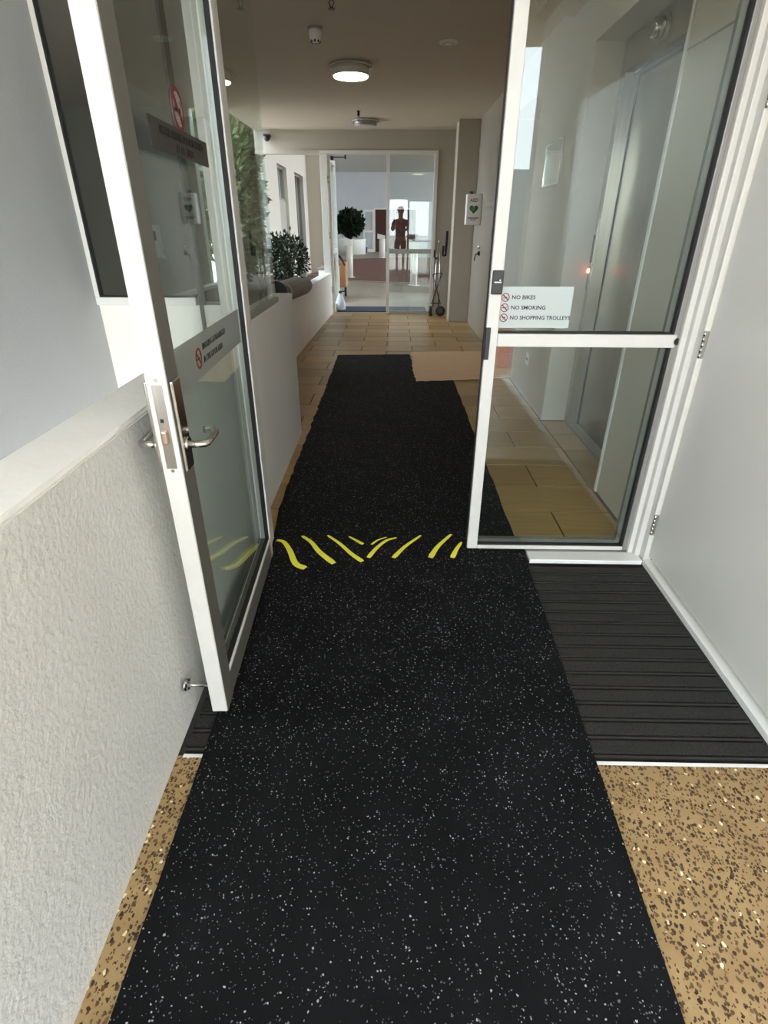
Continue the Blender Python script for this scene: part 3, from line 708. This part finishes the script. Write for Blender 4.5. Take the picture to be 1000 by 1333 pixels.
# ================================================================ FAR DOORS
fd = thing('door_3', 'fixed right half of the far glass door, reflecting the bright doorway', 'door', (0.27, 10.74, 0), kind='structure')
MB().box(0.645, 0.705, 10.70, 10.78, 0, 2.565).build('jamb', 'alu', fd, bevel=0.003)
MB().box(-0.158, -0.104, 10.70, 10.78, 0, 2.515).build('mullion', 'alu', fd, bevel=0.003)
MB().box(-0.104, 0.645, 10.72, 10.77, 0.0, 0.045).box(-0.104, 0.645, 10.72, 10.77, 1.022, 1.095).build('rail', 'alu_grey', fd, bevel=0.003)
MB().box(-0.104, 0.645, 10.738, 10.750, 0.045, 1.022).build('glass_pane', 'glass', fd)
MB().box(-0.104, 0.645, 10.738, 10.750, 1.095, 2.515).build('glass_pane', 'glass', fd)
struct('trim_12', MB().box(-1.275, 0.645, 10.695, 10.785, 2.515, 2.565), 'alu', 0.003)
struct('trim_13', MB().box(-1.278, -1.172, 10.69, 10.80, 0, 2.515), 'alu', 0.004)
fo = thing('door_4', 'left half of the far glass door, standing open outward', 'door', (-1.15, 11.25, 0), kind='structure')
xa, xb = -1.168, -1.118
MB().box(xa, xb, 10.80, 10.88, 0.02, 2.50).box(xa, xb, 11.64, 11.72, 0.02, 2.50).build('stile', 'alu', fo, bevel=0.003)
MB().box(xa, xb, 10.88, 11.64, 0.02, 0.14).box(xa, xb, 10.88, 11.64, 2.42, 2.50).box(xa, xb, 10.88, 11.64, 1.0, 1.08).build('rail', 'alu', fo, bevel=0.003)
MB().box(xa + 0.02, xb - 0.02, 10.88, 11.64, 0.14, 1.0).build('glass_pane', 'glass', fo)
MB().box(xa + 0.02, xb - 0.02, 10.88, 11.64, 1.08, 2.42).build('glass_pane', 'glass', fo)
for z in (0.35, 1.25, 2.1):
    MB().lathe([(0.014, 0), (0.014, 0.11)], (-1.165, 10.79, z), n=10).build('hinge', 'chrome', fo)
MB().box(-1.112, -1.06, 10.83, 10.87, 2.44, 2.50).box(-1.06, -0.86, 10.84, 10.86, 2.475, 2.49).box(-0.87, -0.845, 10.80, 10.86, 2.455, 2.512).build('door_closer', 'black', fo)

fm = MB().box(-1.10, 0.62, 10.95, 11.66, -0.002, 0.008).build('doorstep_mat', 'navy'); tag(fm, 'dark navy doormat just outside the far glass door', 'mat')
MB().box(-1.10, 0.62, 10.95, 10.985, 0.008, 0.010).box(-1.10, 0.62, 11.625, 11.66, 0.008, 0.010).build('border', 'seal', fm)
bg_ = thing('door_bag', 'white sand bag standing on the navy mat as a stop for the open far door', 'bag', (-1.045, 11.12, 0.01))
MB().lathe([(0.085, 0), (0.098, 0.03), (0.095, 0.10), (0.07, 0.2), (0.038, 0.28), (0.026, 0.305)], (-1.045, 11.12, 0.01), n=18).build('sack', 'bag', bg_)
MB().lathe([(0.030, 0), (0.034, 0.015), (0.028, 0.04), (0.012, 0.05)], (-1.045, 11.12, 0.312), n=12).build('knot', 'black', bg_)
# folded luggage trolley against the column
tr = thing('folded_trolley', 'folded luggage trolley with black wheels and handles leaning beside the far door', 'trolley', (0.78, 10.5, 0))
MB().tube([(0.70, 10.48, 0.16), (0.72, 10.52, 0.60), (0.755, 10.58, 1.20)], 0.011, 8).tube([(0.80, 10.46, 0.16), (0.80, 10.52, 0.60), (0.795, 10.58, 1.22)], 0.011, 8).tube([(0.755, 10.58, 1.20), (0.775, 10.59, 1.24), (0.795, 10.58, 1.22)], 0.010, 8).build('frame', 'chrome', tr)
MB().tube([(0.68, 10.45, 0.24), (0.84, 10.50, 0.72)], 0.009, 6).tube([(0.82, 10.45, 0.24), (0.68, 10.50, 0.70)], 0.009, 6).tube([(0.69, 10.50, 0.70), (0.845, 10.50, 0.72)], 0.009, 6).tube([(0.655, 10.44, 0.22), (0.84, 10.44, 0.22)], 0.010, 6).build('cross_brace', 'signgrey', tr)
MB().tube([(0.845, 10.56, 1.00), (0.845, 10.56, 1.15), (0.895, 10.58, 1.15), (0.895, 10.58, 1.00), (0.845, 10.56, 1.00)], 0.020, 8).tube([(0.895, 10.58, 1.08), (0.905, 10.60, 1.38)], 0.022, 8).build('handle', 'black', tr)
MB().tube([(0.69, 10.50, 1.09), (0.69, 10.47, 0.98), (0.72, 10.46, 0.95), (0.75, 10.5, 0.97)], 0.014, 8).build('hook', 'black', tr)
for x_ in (0.655, 0.835):
    wh = MB().lathe([(0.045, -0.022), (0.083, -0.026), (0.088, 0), (0.083, 0.026), (0.045, 0.022)], (x_, 10.44, 0.088), 'X' if x_ < .7 else 'Y', 22).build('wheel', 'black', tr)
    MB().lathe([(0.028, -0.03), (0.028, 0.03)], (x_, 10.44, 0.088), 'X' if x_ < .7 else 'Y', 14).build('hub', 'signgrey' , wh)

# ================================================================ LEFT PLANTER AND COURTYARD
struct('floor', MB().prism([(-1.405, 4.1), (-1.31, 10.66), (-2.6, 10.66), (-2.6, 4.1)], 0.0, 0.66), 'soil')
struct('trim_14', MB().box(-2.72, -2.6, 4.0, 10.66, 0, 0.70), 'low_wall')
ro = thing('rolled_mat', 'rolled up grey mat lying on the planter wall past the glass screen', 'mat', (-1.3, 6.7, 0.70))
pts = []
for k in range(70):
    a = k * 2 * math.pi / 22; r_ = 0.018 + 0.0335 * a / 5.2
    pts.append((r_ * 1.2 * math.cos(a), r_ * 0.82 * math.sin(a)))
rmax = max(abs(p[1]) for p in pts) + 0.008
def roll_pt(t, p): return (-1.27 + 0.10 * t + p[0], 6.22 + 0.8 * t, 0.702 + rmax + p[1])
mb = MB(); vs = []; nP = len(pts)
for t in (0, 1):
    for i, p in enumerate(pts):
        q = Vector(p); nn = q.normalized() * 0.007
        vs += [roll_pt(t, (q + nn)), roll_pt(t, (q - nn))]
fs = []
for i in range(nP - 1):
    a = 2 * i; b = 2 * nP + a
    fs += [(a, a + 2, b + 2, b), (a + 1, b + 1, b + 3, a + 3), (a, a + 1, a + 3, a + 2), (b, b + 2, b + 3, b + 1)]
mb.add(vs, fs); mb.build('roll', 'grey_rubber', ro)
MB().lathe([(0.118, 0), (0.118, 0.02)], (-1.27, 6.20, 0.702 + rmax), 'Y', 24).build('rubber_face', 'black', ro)

def foliage(c, rad, n_, size, seed, hollow=0.45):
    r_ = random.Random(seed); m = MB()
    for _ in range(n_):
        while True:
            d = Vector((r_.uniform(-1, 1), r_.uniform(-1, 1), r_.uniform(-1, 1)))
            if hollow < d.length <= 1: break
        bump_ = 1 + 0.22 * math.sin(d.x * 7 + seed) * math.cos(d.y * 6 + d.z * 5)
        p = Vector(c) + Vector((d.x * rad[0], d.y * rad[1], d.z * rad[2])) * bump_
        ax = (d.normalized() + Vector((r_.uniform(-1, 1), r_.uniform(-1, 1), r_.uniform(-.6, 1)))).normalized()
        sd = ax.cross(Vector((r_.uniform(-1, 1), r_.uniform(-1, 1), r_.uniform(-1, 1)))).normalized(); nn = ax.cross(sd)
        L_ = size * r_.uniform(0.7, 1.3); W_ = L_ * 0.24
        m.add([p, p + ax * L_ * .45 + sd * W_ + nn * W_ * .3, p + ax * L_, p + ax * L_ * .45 - sd * W_ + nn * W_ * .3, p + ax * L_ * .5], [(0, 1, 4), (1, 2, 4), (2, 3, 4), (3, 0, 4)])
    return m
def shrub(name, label, c, rad, n_, size, seed, mat, ground, stems=5, cat='shrub'):
    t = thing(name, label, cat, (c[0], c[1], ground))
    f_ = foliage(c, rad, n_, size, seed).build('foliage', mat, t); f_['kind'] = 'stuff'
    r_ = random.Random(seed + 50); s_ = MB()
    for k in range(stems):
        a = 2 * math.pi * k / stems; e = Vector(c) + Vector((rad[0] * .6 * math.cos(a), rad[1] * .6 * math.sin(a), rad[2] * r_.uniform(.1, .6)))
        s_.tube([(c[0] + .04 * math.cos(a), c[1] + .04 * math.sin(a), ground), (c[0] + (e.x - c[0]) * .4, c[1] + (e.y - c[1]) * .4, ground + (e.z - ground) * .6), e], [rad[0] * .05, rad[0] * .035, rad[0] * .012], 6)
    s_.build('stems', 'bark', t)
shrub('shrub', 'leafy green shrub in the planter just left of the far door', (-1.60, 8.9, 1.04), (0.29, 0.42, 0.31), 1500, 0.060, 3, 'leaf', 0.66, 7)
shrub('shrub', 'lower dark leafy shrub in the planter behind the rolled grey mat', (-1.95, 9.75, 1.00), (0.22, 0.32, 0.32), 600, 0.065, 5, 'leaf_dark', 0.66)
shrub('shrub', 'dark slender plant in the planter seen behind the edge of the glass screen', (-2.10, 8.1, 1.02), (0.17, 0.22, 0.26), 400, 0.06, 9, 'leaf_dark', 0.66)
po = thing('plant_pot', 'small white plant pot in the planter beside the shrubs', 'pot', (-1.62, 10.3, 0.66))
MB().lathe([(0.08, 0), (0.085, 0.02), (0.12, 0.28), (0.132, 0.29), (0.132, 0.33), (0.115, 0.33), (0.10, 0.29)], (-1.62, 10.3, 0.66), n=22).build('pot', 'white', po)
MB().lathe([(0.104, 0), (0.104, 0.01)], (-1.62, 10.3, 0.945), n=18).build('soil', 'soil', po)

struct('wall_left', MB().box(-5.6, -2.78, 8.8, 8.95, 0, 2.85), 'court')
struct('wall_left', MB().box(-5.75, -5.6, 2.42, 8.95, 0, 2.97), 'court')
struct('wall_front', MB().box(-5.6, -1.40, 2.30, 2.36, 0, 2.97), 'court')
wb = thing('wall_box', 'white box with a dark blue mark on the grey courtyard wall', 'box', (-3.5, 8.75, 1.05))
MB().box(-3.56, -3.42, 8.70, 8.80, 1.04, 1.46).build('case', 'white', wb, bevel=0.008)
MB().box(-3.52, -3.46, 8.696, 8.70, 1.26, 1.38).build('label', 'blue', wb)
MB().box(-3.44, -3.40, 8.74, 8.78, 1.02, 1.06).build('drip_tray', 'white', wb)
def tree(x, y, h, rad, n_, seed, label):
    t = thing('courtyard_tree', label, 'tree', (x, y, 0))
    f_ = foliage((x, y, h), rad, n_, 0.20, seed, 0.15).build('foliage', 'leaf_tree', t); f_['kind'] = 'stuff'
    s_ = MB().tube([(x, y, -.02), (x + .05, y, h * .5), (x, y + .05, h + rad[2] * .3)], [0.09, 0.07, 0.03], 8)
    for k in range(6):
        a = k * 1.05; s_.tube([(x + .03, y, h * .55), (x + rad[0] * .6 * math.cos(a), y + rad[1] * .6 * math.sin(a), h + rad[2] * .3 * (k % 3))], [0.035, 0.012], 6)
    s_.build('trunk', 'bark', t)
tree(-3.02, 11.9, 2.1, (0.40, 0.55, 1.6), 3200, 21, 'slim olive green tree beyond the courtyard, seen through the corridor glass screen')
tree(-4.25, 12.6, 2.5, (0.60, 0.8, 1.7), 2800, 22, 'broader olive green tree just left of the slim one beyond the courtyard')
tree(-4.7, 16.6, 2.5, (0.85, 1.0, 1.9), 2600, 24, 'tall olive green tree beyond the courtyard, furthest back and beside the wing')
tree(-7.2, 14.6, 3.2, (1.3, 1.2, 1.8), 2600, 23, 'olive green tree furthest left beyond the courtyard')

# ================================================================ OUTDOORS BEYOND THE FAR DOOR
struct('wall_left', MB().box(-3.04, -2.92, 13.85, 15.6, 0, 4.4), 'plaster')
struct('wall_left', MB().box(-3.2, -2.92, 16.9, 18.2, 0, 4.4), 'plaster')
struct('wall_left', MB().box(-3.2, -2.92, 19.8, 20.6, 0, 4.4), 'plaster')
struct('wall_left', MB().box(-3.2, -2.92, 15.6, 16.9, 2.82, 4.4), 'plaster')
struct('wall_left', MB().box(-3.2, -2.92, 18.2, 19.8, 2.83, 4.4), 'plaster')
struct('wall_left', MB().box(-3.14, -3.0, 15.6, 16.9, 0, 2.05), 'court')
struct('wall_left', MB().box(-3.14, -3.0, 18.2, 19.8, 0, 0.62), 'court')
for i, (ya, yb, za, zb) in enumerate(((15.6, 16.9, 2.05, 2.82), (18.2, 19.8, 0.62, 2.83))):
    w = thing('window_%d' % (3 + i), ('upper window in the white wing left of the far door, nearer one', 'tall window in the white wing left of the far door, further one')[i], 'window', (-3.05, (ya + yb) / 2, za), kind='structure')
    f_ = MB().box(-3.10, -3.02, ya, ya + .06, za, zb).box(-3.10, -3.02, yb - .06, yb, za, zb).box(-3.10, -3.02, ya + .06, yb - .06, za, za + .05).box(-3.10, -3.02, ya + .06, yb - .06, zb - .05, zb).box(-3.10, -3.02, (ya + yb) / 2 - .02, (ya + yb) / 2 + .02, za + .05, zb - .05)
    f_.build('window_frame', 'alu_grey', w); MB().box(-3.07, -3.06, ya + .06, yb - .06, za + .05, zb - .05).build('pane', 'glass', w)
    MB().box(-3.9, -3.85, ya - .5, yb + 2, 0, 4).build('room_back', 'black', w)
struct('wall_left', MB().box(-3.2, -2.45, 20.6, 20.9, 0, 4.4), 'inner_wall')
struct('wall_left', MB().box(-4.1, -3.75, 20.9, 39, 0, 4.4), 'outer_wall')
struct('wall_back', MB().box(-4.1, 20, 39, 39.3, 0, 4.4), 'outer_wall')
struct('ceiling', MB().box(-3.2, 15, 10.96, 20.9, 4.4, 4.6).box(-4.3, 15, 20.9, 39.3, 4.4, 4.6), 'roofline')
struct('wall_right', MB().box(1.5, 20, 10.90, 11.1, 0, 4.4), 'plaster')
struct('wall_back', MB().box(-2.35, 1.7, 10.90, 10.96, 2.86, 4.4), 'plaster')
# brick drive with a pale kerb
arc = [(-3.75, 18.9), (-2.6, 18.3), (-1.5, 17.75), (-0.3, 17.25), (1.2, 16.8), (3.0, 16.5), (6.0, 16.4), (6.0, 31.2), (2.0, 31.4), (-0.6, 31.2), (-2.0, 29.8), (-3.0, 27.2), (-3.75, 26.4)]
struct('floor', MB().prism(arc, -0.004, 0.012), 'brick')
kb = MB()
for (a, b) in zip(arc[:6], arc[1:7]):
    kb.add([(a[0], a[1] - .18, -.003), (b[0], b[1] - .18, -.003), (b[0], b[1], -.003), (a[0], a[1], -.003), (a[0], a[1] - .18, .016), (b[0], b[1] - .18, .016), (b[0], b[1], .016), (a[0], a[1], .016)], [(0, 3, 2, 1), (4, 5, 6, 7), (0, 1, 5, 4), (2, 3, 7, 6), (0, 4, 7, 3), (1, 2, 6, 5)])
struct('trim_15', kb, 'paving')
def bollard(x, y, h, r_, label):
    t = thing('bollard', label, 'bollard', (x, y, 0), group='white bollards around the brick drive')
    MB().lathe([(r_, 0.02), (r_, h * 0.80)], (x, y, 0), n=20).build('post', 'white', t)
    MB().lathe([(r_ * 1.7, 0), (r_ * 1.7, 0.02)], (x, y, 0), n=20).build('foot', 'white', t)
    MB().add([(x - r_ * 1.5, y - r_, h * .80), (x + r_ * .9, y - r_, h * .80), (x + r_ * .9, y + r_, h * .80), (x - r_ * 1.5, y + r_, h * .80),
              (x - r_ * 1.5, y - r_, h), (x + r_ * .9, y - r_, h * .93), (x + r_ * .9, y + r_, h * .93), (x - r_ * 1.5, y + r_, h)],
             [(0, 3, 2, 1), (4, 5, 6, 7), (0, 1, 5, 4), (2, 3, 7, 6), (0, 4, 7, 3), (1, 2, 6, 5)]).build('head', 'white', t)
bollard(-1.43, 18.7, 1.15, 0.10, 'white bollard at the near kerb of the brick drive, in the open far doorway')
bollard(-0.67, 31.0, 1.12, 0.16, 'white bollard at the back of the brick drive, in front of the brown door')
bollard(-2.63, 25.2, 1.12, 0.14, 'white bollard at the left rim of the brick drive, half hidden by the open door')
bollard(0.52, 16.2, 1.15, 0.10, 'white bollard seen through the fixed right half of the far glass door')
# round planter with bush
rp_ = thing('round_planter', 'round pale planter tub across the brick drive, holding a dark bush', 'planter', (-2.62, 35.3, 0))
MB().lathe([(0.88, 0), (0.90, 0.70), (0.92, 0.74), (0.92, 0.80), (0.82, 0.80), (0.80, 0.70)], (-2.62, 35.3, 0), n=40).build('tub', 'white', rp_)
MB().lathe([(0.80, 0), (0.80, 0.02)], (-2.62, 35.3, 0.70), n=32).build('soil', 'soil', rp_)
shrub('round_bush', 'big dark rounded bush growing in the round pale planter tub', (-2.62, 35.3, 1.60), (0.70, 0.60, 0.60), 2600, 0.24, 31, 'leaf_dark', 0.72, 7, 'bush')
# far doors
fw = thing('open_white_door', 'white framed glass door standing open at the far wall beside the round planter', 'door', (-1.66, 38.3, 0))
MB().box(-2.02, -1.90, 38.25, 38.33, 0, 2.38).box(-1.44, -1.32, 38.25, 38.33, 0, 2.38).box(-1.90, -1.44, 38.25, 38.33, 0, 0.18).box(-1.90, -1.44, 38.25, 38.33, 2.24, 2.38).box(-1.90, -1.44, 38.25, 38.33, 1.12, 1.22).build('frame', 'white', fw)
MB().box(-1.90, -1.44, 38.28, 38.30, 0.18, 1.12).build('pane', 'film', fw); MB().box(-1.90, -1.44, 38.28, 38.30, 1.22, 2.24).build('pane', 'film', fw)
bd = thing('brown_door', 'dark brown double timber door in the far wall across the drive', 'door', (-0.75, 38.97, 0))
MB().box(-1.28, -0.015, 38.92, 38.99, 0.0, 2.40).build('leaf', 'brown_door', bd); MB().box(0.015, 1.28, 38.92, 38.99, 0.0, 2.40).build('leaf', 'brown_door', bd)
MB().box(-1.36, -1.28, 38.90, 38.99, 0, 2.48).box(1.28, 1.36, 38.90, 38.99, 0, 2.48).box(-1.28, 1.28, 38.90, 38.99, 2.40, 2.48).build('architrave', 'white', bd)
MB().lathe([(0.03, 0), (0.04, -0.06)], (-0.12, 38.92, 1.1), 'Y', 12).build('handle', 'chrome', bd)
bb = thing('blue_bucket', 'small blue bucket on the ground in front of the open white far door', 'bucket', (-1.86, 37.6, 0))
MB().lathe([(0.10, 0), (0.13, 0.28), (0.14, 0.30), (0.12, 0.30)], (-1.86, 37.6, 0.0), n=18).build('pail', 'blue', bb)
MB().tube([(-1.99, 37.6, 0.29), (-1.98, 37.6, 0.40), (-1.86, 37.6, 0.47), (-1.74, 37.6, 0.40), (-1.73, 37.6, 0.29)], 0.008, 6).build('bail', 'white', bb)
# white planter box with cart just outside the open leaf
wp = thing('white_box_planter', 'white box planter just outside the open far door leaf', 'planter', (-1.42, 12.7, 0))
MB().box(-1.60, -1.225, 12.3, 13.0, 0, 0.64).build('box', 'white', wp, bevel=0.01)
MB().box(-1.62, -1.205, 12.28, 13.02, 0.64, 0.68).build('rim', 'alu_grey', wp, bevel=0.005)
hc = thing('garden_cart', 'tan box cart with a curved black handle behind the white box planter', 'cart', (-1.35, 13.5, 0))
MB().box(-1.62, -1.10, 13.2, 13.8, 0.22, 0.74).build('tray', 'timber', hc, bevel=0.02)
MB().tube([(-1.40, 13.16, 0.86), (-1.32, 13.14, 0.90), (-1.22, 13.14, 0.86), (-1.15, 13.16, 0.76), (-1.12, 13.18, 0.68)], 0.024, 8).tube([(-1.40, 13.16, 0.86), (-1.40, 13.22, 0.70)], 0.02, 8).build('handle', 'black', hc)
for x_ in (-1.58, -1.14):
    MB().lathe([(0.11, -0.02), (0.11, 0.02)], (x_, 13.5, 0.11), 'X', 18).build('wheel', 'black', hc)
MB().tube([(-1.60, 13.5, 0.11), (-1.12, 13.5, 0.11)], 0.015, 6).box(-1.40, -1.32, 13.46, 13.54, 0.12, 0.24).build('axle', 'black', hc)
wl = thing('wall_fitting', 'small grey fitting high on the left wall beyond the round planter', 'wall light', (-3.7, 33.0, 2.6))
MB().box(-3.75, -3.60, 32.9, 33.1, 2.6, 2.85).build('body', 'alu_grey', wl); MB().box(-3.60, -3.52, 32.94, 33.06, 2.62, 2.7).build('lens', 'lampoff', wl)

# ================================================================ THE PHOTOGRAPHER (seen mirrored in the far glass)
def skin_mesh(name, verts, edges, radii, mat, parent, root=0, levels=2):
    me = bpy.data.meshes.new(name); me.from_pydata(verts, edges, [])
    o = bpy.data.objects.new(name, me); COL.objects.link(o)
    md = o.modifiers.new('skin', 'SKIN'); md.use_smooth_shade = True
    sk = me.skin_vertices[0].data if me.skin_vertices else None
    if sk is None:
        bm = bmesh.new(); bm.from_mesh(me); bm.verts.layers.skin.verify(); bm.to_mesh(me); bm.free(); sk = me.skin_vertices[0].data
    for i, r_ in enumerate(radii):
        sk[i].radius = r_ if isinstance(r_, tuple) else (r_, r_)
        sk[i].use_root = (i == root)
    sb = o.modifiers.new('sub', 'SUBSURF'); sb.levels = levels; sb.render_levels = levels
    bpy.context.view_layer.update()
    m2 = bpy.data.meshes.new_from_object(o.evaluated_get(bpy.context.evaluated_depsgraph_get()))
    bpy.data.objects.remove(o); m2.name = name; m2.materials.clear(); m2.materials.append(M[mat])
    m2.polygons.foreach_set('use_smooth', [True] * len(m2.polygons))
    ob = bpy.data.objects.new(name, m2); COL.objects.link(ob); ob.parent = parent
    return ob
px, py = 0.16, -0.34
pe = bpy.data.objects.new('person', None); COL.objects.link(pe); pe.location = (px, py, 0.0095)
tag(pe, 'person in black top and dark shorts with phone, mirrored in the far glass', 'person')
V_ = [(0, 0, .93), (0, .01, 1.08), (0, .0, 1.25), (0, -.01, 1.40), (0, .0, 1.48), (0, .02, 1.56), (0, .03, 1.66), (0, .02, 1.74),
      (.17, -.01, 1.40), (.24, .01, 1.20), (.14, .15, 1.14), (.0, .23, 1.19), (-.17, -.01, 1.40), (-.27, .02, 1.20), (-.26, .16, 1.15), (-.20, .24, 1.19),
      (.09, 0, .86), (.10, .02, .50), (.10, -.01, .09), (.10, .12, .035), (-.09, 0, .86), (-.10, .02, .50), (-.10, -.01, .09), (-.10, .12, .035)]
E_ = [(0, 1), (1, 2), (2, 3), (3, 4), (4, 5), (5, 6), (6, 7), (3, 8), (8, 9), (9, 10), (10, 11), (3, 12), (12, 13), (13, 14), (14, 15), (0, 16), (16, 17), (17, 18), (18, 19), (0, 20), (20, 21), (21, 22), (22, 23)]
Rr = [(.15, .11), (.145, .105), (.16, .11), (.13, .09), (.055, .055), (.075, .085), (.078, .095), (.05, .06), .058, .045, .036, .026, .058, .045, .036, .026,
      .085, .055, .036, .035, .085, .055, .036, .035]
skin_mesh('body', V_, E_, Rr, 'skin', pe)
tv = [(0, 0, .90), (0, .01, 1.08), (0, .0, 1.25), (0, -.01, 1.40), (.175, -.01, 1.395), (.225, .005, 1.26), (-.175, -.01, 1.395), (-.245, .01, 1.26)]
skin_mesh('shirt', tv, [(0, 1), (1, 2), (2, 3), (3, 4), (4, 5), (3, 6), (6, 7)], [(.175, .13), (.165, .125), (.18, .13), (.145, .10), .072, .068, .072, .068], 'shirt', pe)
sv = [(0, 0, .94), (.095, 0, .82), (.105, .01, .58), (-.095, 0, .82), (-.105, .01, .58)]
skin_mesh('shorts', sv, [(0, 1), (1, 2), (0, 3), (3, 4)], [(.17, .125), .105, .095, .105, .095], 'shorts', pe)
def metre_mesh(mb, name, mat, parent):
    me = bpy.data.meshes.new(name); me.from_pydata(mb.v, [], mb.f); me.polygons.foreach_set('use_smooth', mb.smooth); me.materials.append(M[mat])
    o = bpy.data.objects.new(name, me); COL.objects.link(o); o.parent = parent; return o
metre_mesh(MB().lathe([(0.098, -.05), (0.104, 0), (0.098, .04), (0.07, .085), (0.02, .103)], (0, .005, 1.705), n=24), 'hair', 'hair', pe)
metre_mesh(MB().lathe([(0.012, 0), (0.016, .02), (0.008, .05)], (0, .122, 1.63), n=10), 'nose', 'skin', pe)
metre_mesh(MB().box(-.024, .024, .112, .120, 1.592, 1.602), 'mouth', 'darkred', pe)
for s_ in (-1, 1):
    metre_mesh(MB().lathe([(0.006, 0), (0.012, .006), (0.006, .012)], (s_ * .035, .108, 1.665), n=10), 'eye', 'black', pe)
    metre_mesh(MB().lathe([(0.010, 0), (0.016, .02), (0.008, .055)], (s_ * .088, .02, 1.62), n=10), 'ear', 'skin', pe)
for s_, wx, wy, wz in ((1, .0, .23, 1.19), (-1, -.20, .24, 1.19)):
    hv = [(wx, wy, wz), (wx - s_ * .012, wy + .03, wz + .045)]; he = [(0, 1)]; hr = [.026, (.034, .018)]
    for k in range(4):
        b0 = len(hv); fx = -s_ * (-.024 + k * .0155); ln = (.038, .044, .041, .032)[k]
        hv += [(wx - s_ * .012 + fx, wy + .045, wz + .075), (wx - s_ * .03 + fx, wy + .06, wz + .075 + ln * .7), (wx - s_ * .05 + fx, wy + .052, wz + .075 + ln)]
        he += [(1, b0), (b0, b0 + 1), (b0 + 1, b0 + 2)]; hr += [.009, .0085, .007]
    b0 = len(hv); hv += [(wx - s_ * .04, wy + .03, wz + .05), (wx - s_ * .055, wy + .045, wz + .075)]; he += [(1, b0), (b0, b0 + 1)]; hr += [.011, .009]
    skin_mesh('hand', hv, he, hr, 'skin', pe, levels=1)
for s_ in (-1, 1):
    metre_mesh(MB().add([(s_ * .10 + a, b, z) for z, k in ((0, 1), (.03, 1), (.07, .8)) for a, b in ((-.045 * k, -.07), (.045 * k, -.07), (.05 * k, .12), (.0, .20), (-.05 * k, .12))],
                        [(4, 3, 2, 1, 0), (10, 11, 12, 13, 14)] + [(q * 5 + i, q * 5 + (i + 1) % 5, q * 5 + 5 + (i + 1) % 5, q * 5 + 5 + i) for q in (0, 1) for i in range(5)]), 'shoe', 'black', pe)
ph = bpy.data.objects.new('phone', None); COL.objects.link(ph); ph.location = (0.0, -0.03, 1.19)
tag(ph, 'white phone held up by the person mirrored in the far glass door', 'phone')
metre_mesh(MB().box(-.038, .038, -.008, .0, -.006, .154), 'phone_body', 'white', ph)
metre_mesh(MB().box(-.035, .035, -.0088, -.008, .0, .148), 'screen', 'black', ph)
metre_mesh(MB().box(-.030, -.006, .0, .0015, .115, .147), 'lens_bump', 'black', ph)

print('objects', len(bpy.data.objects), 'tiles', len(hall.children))
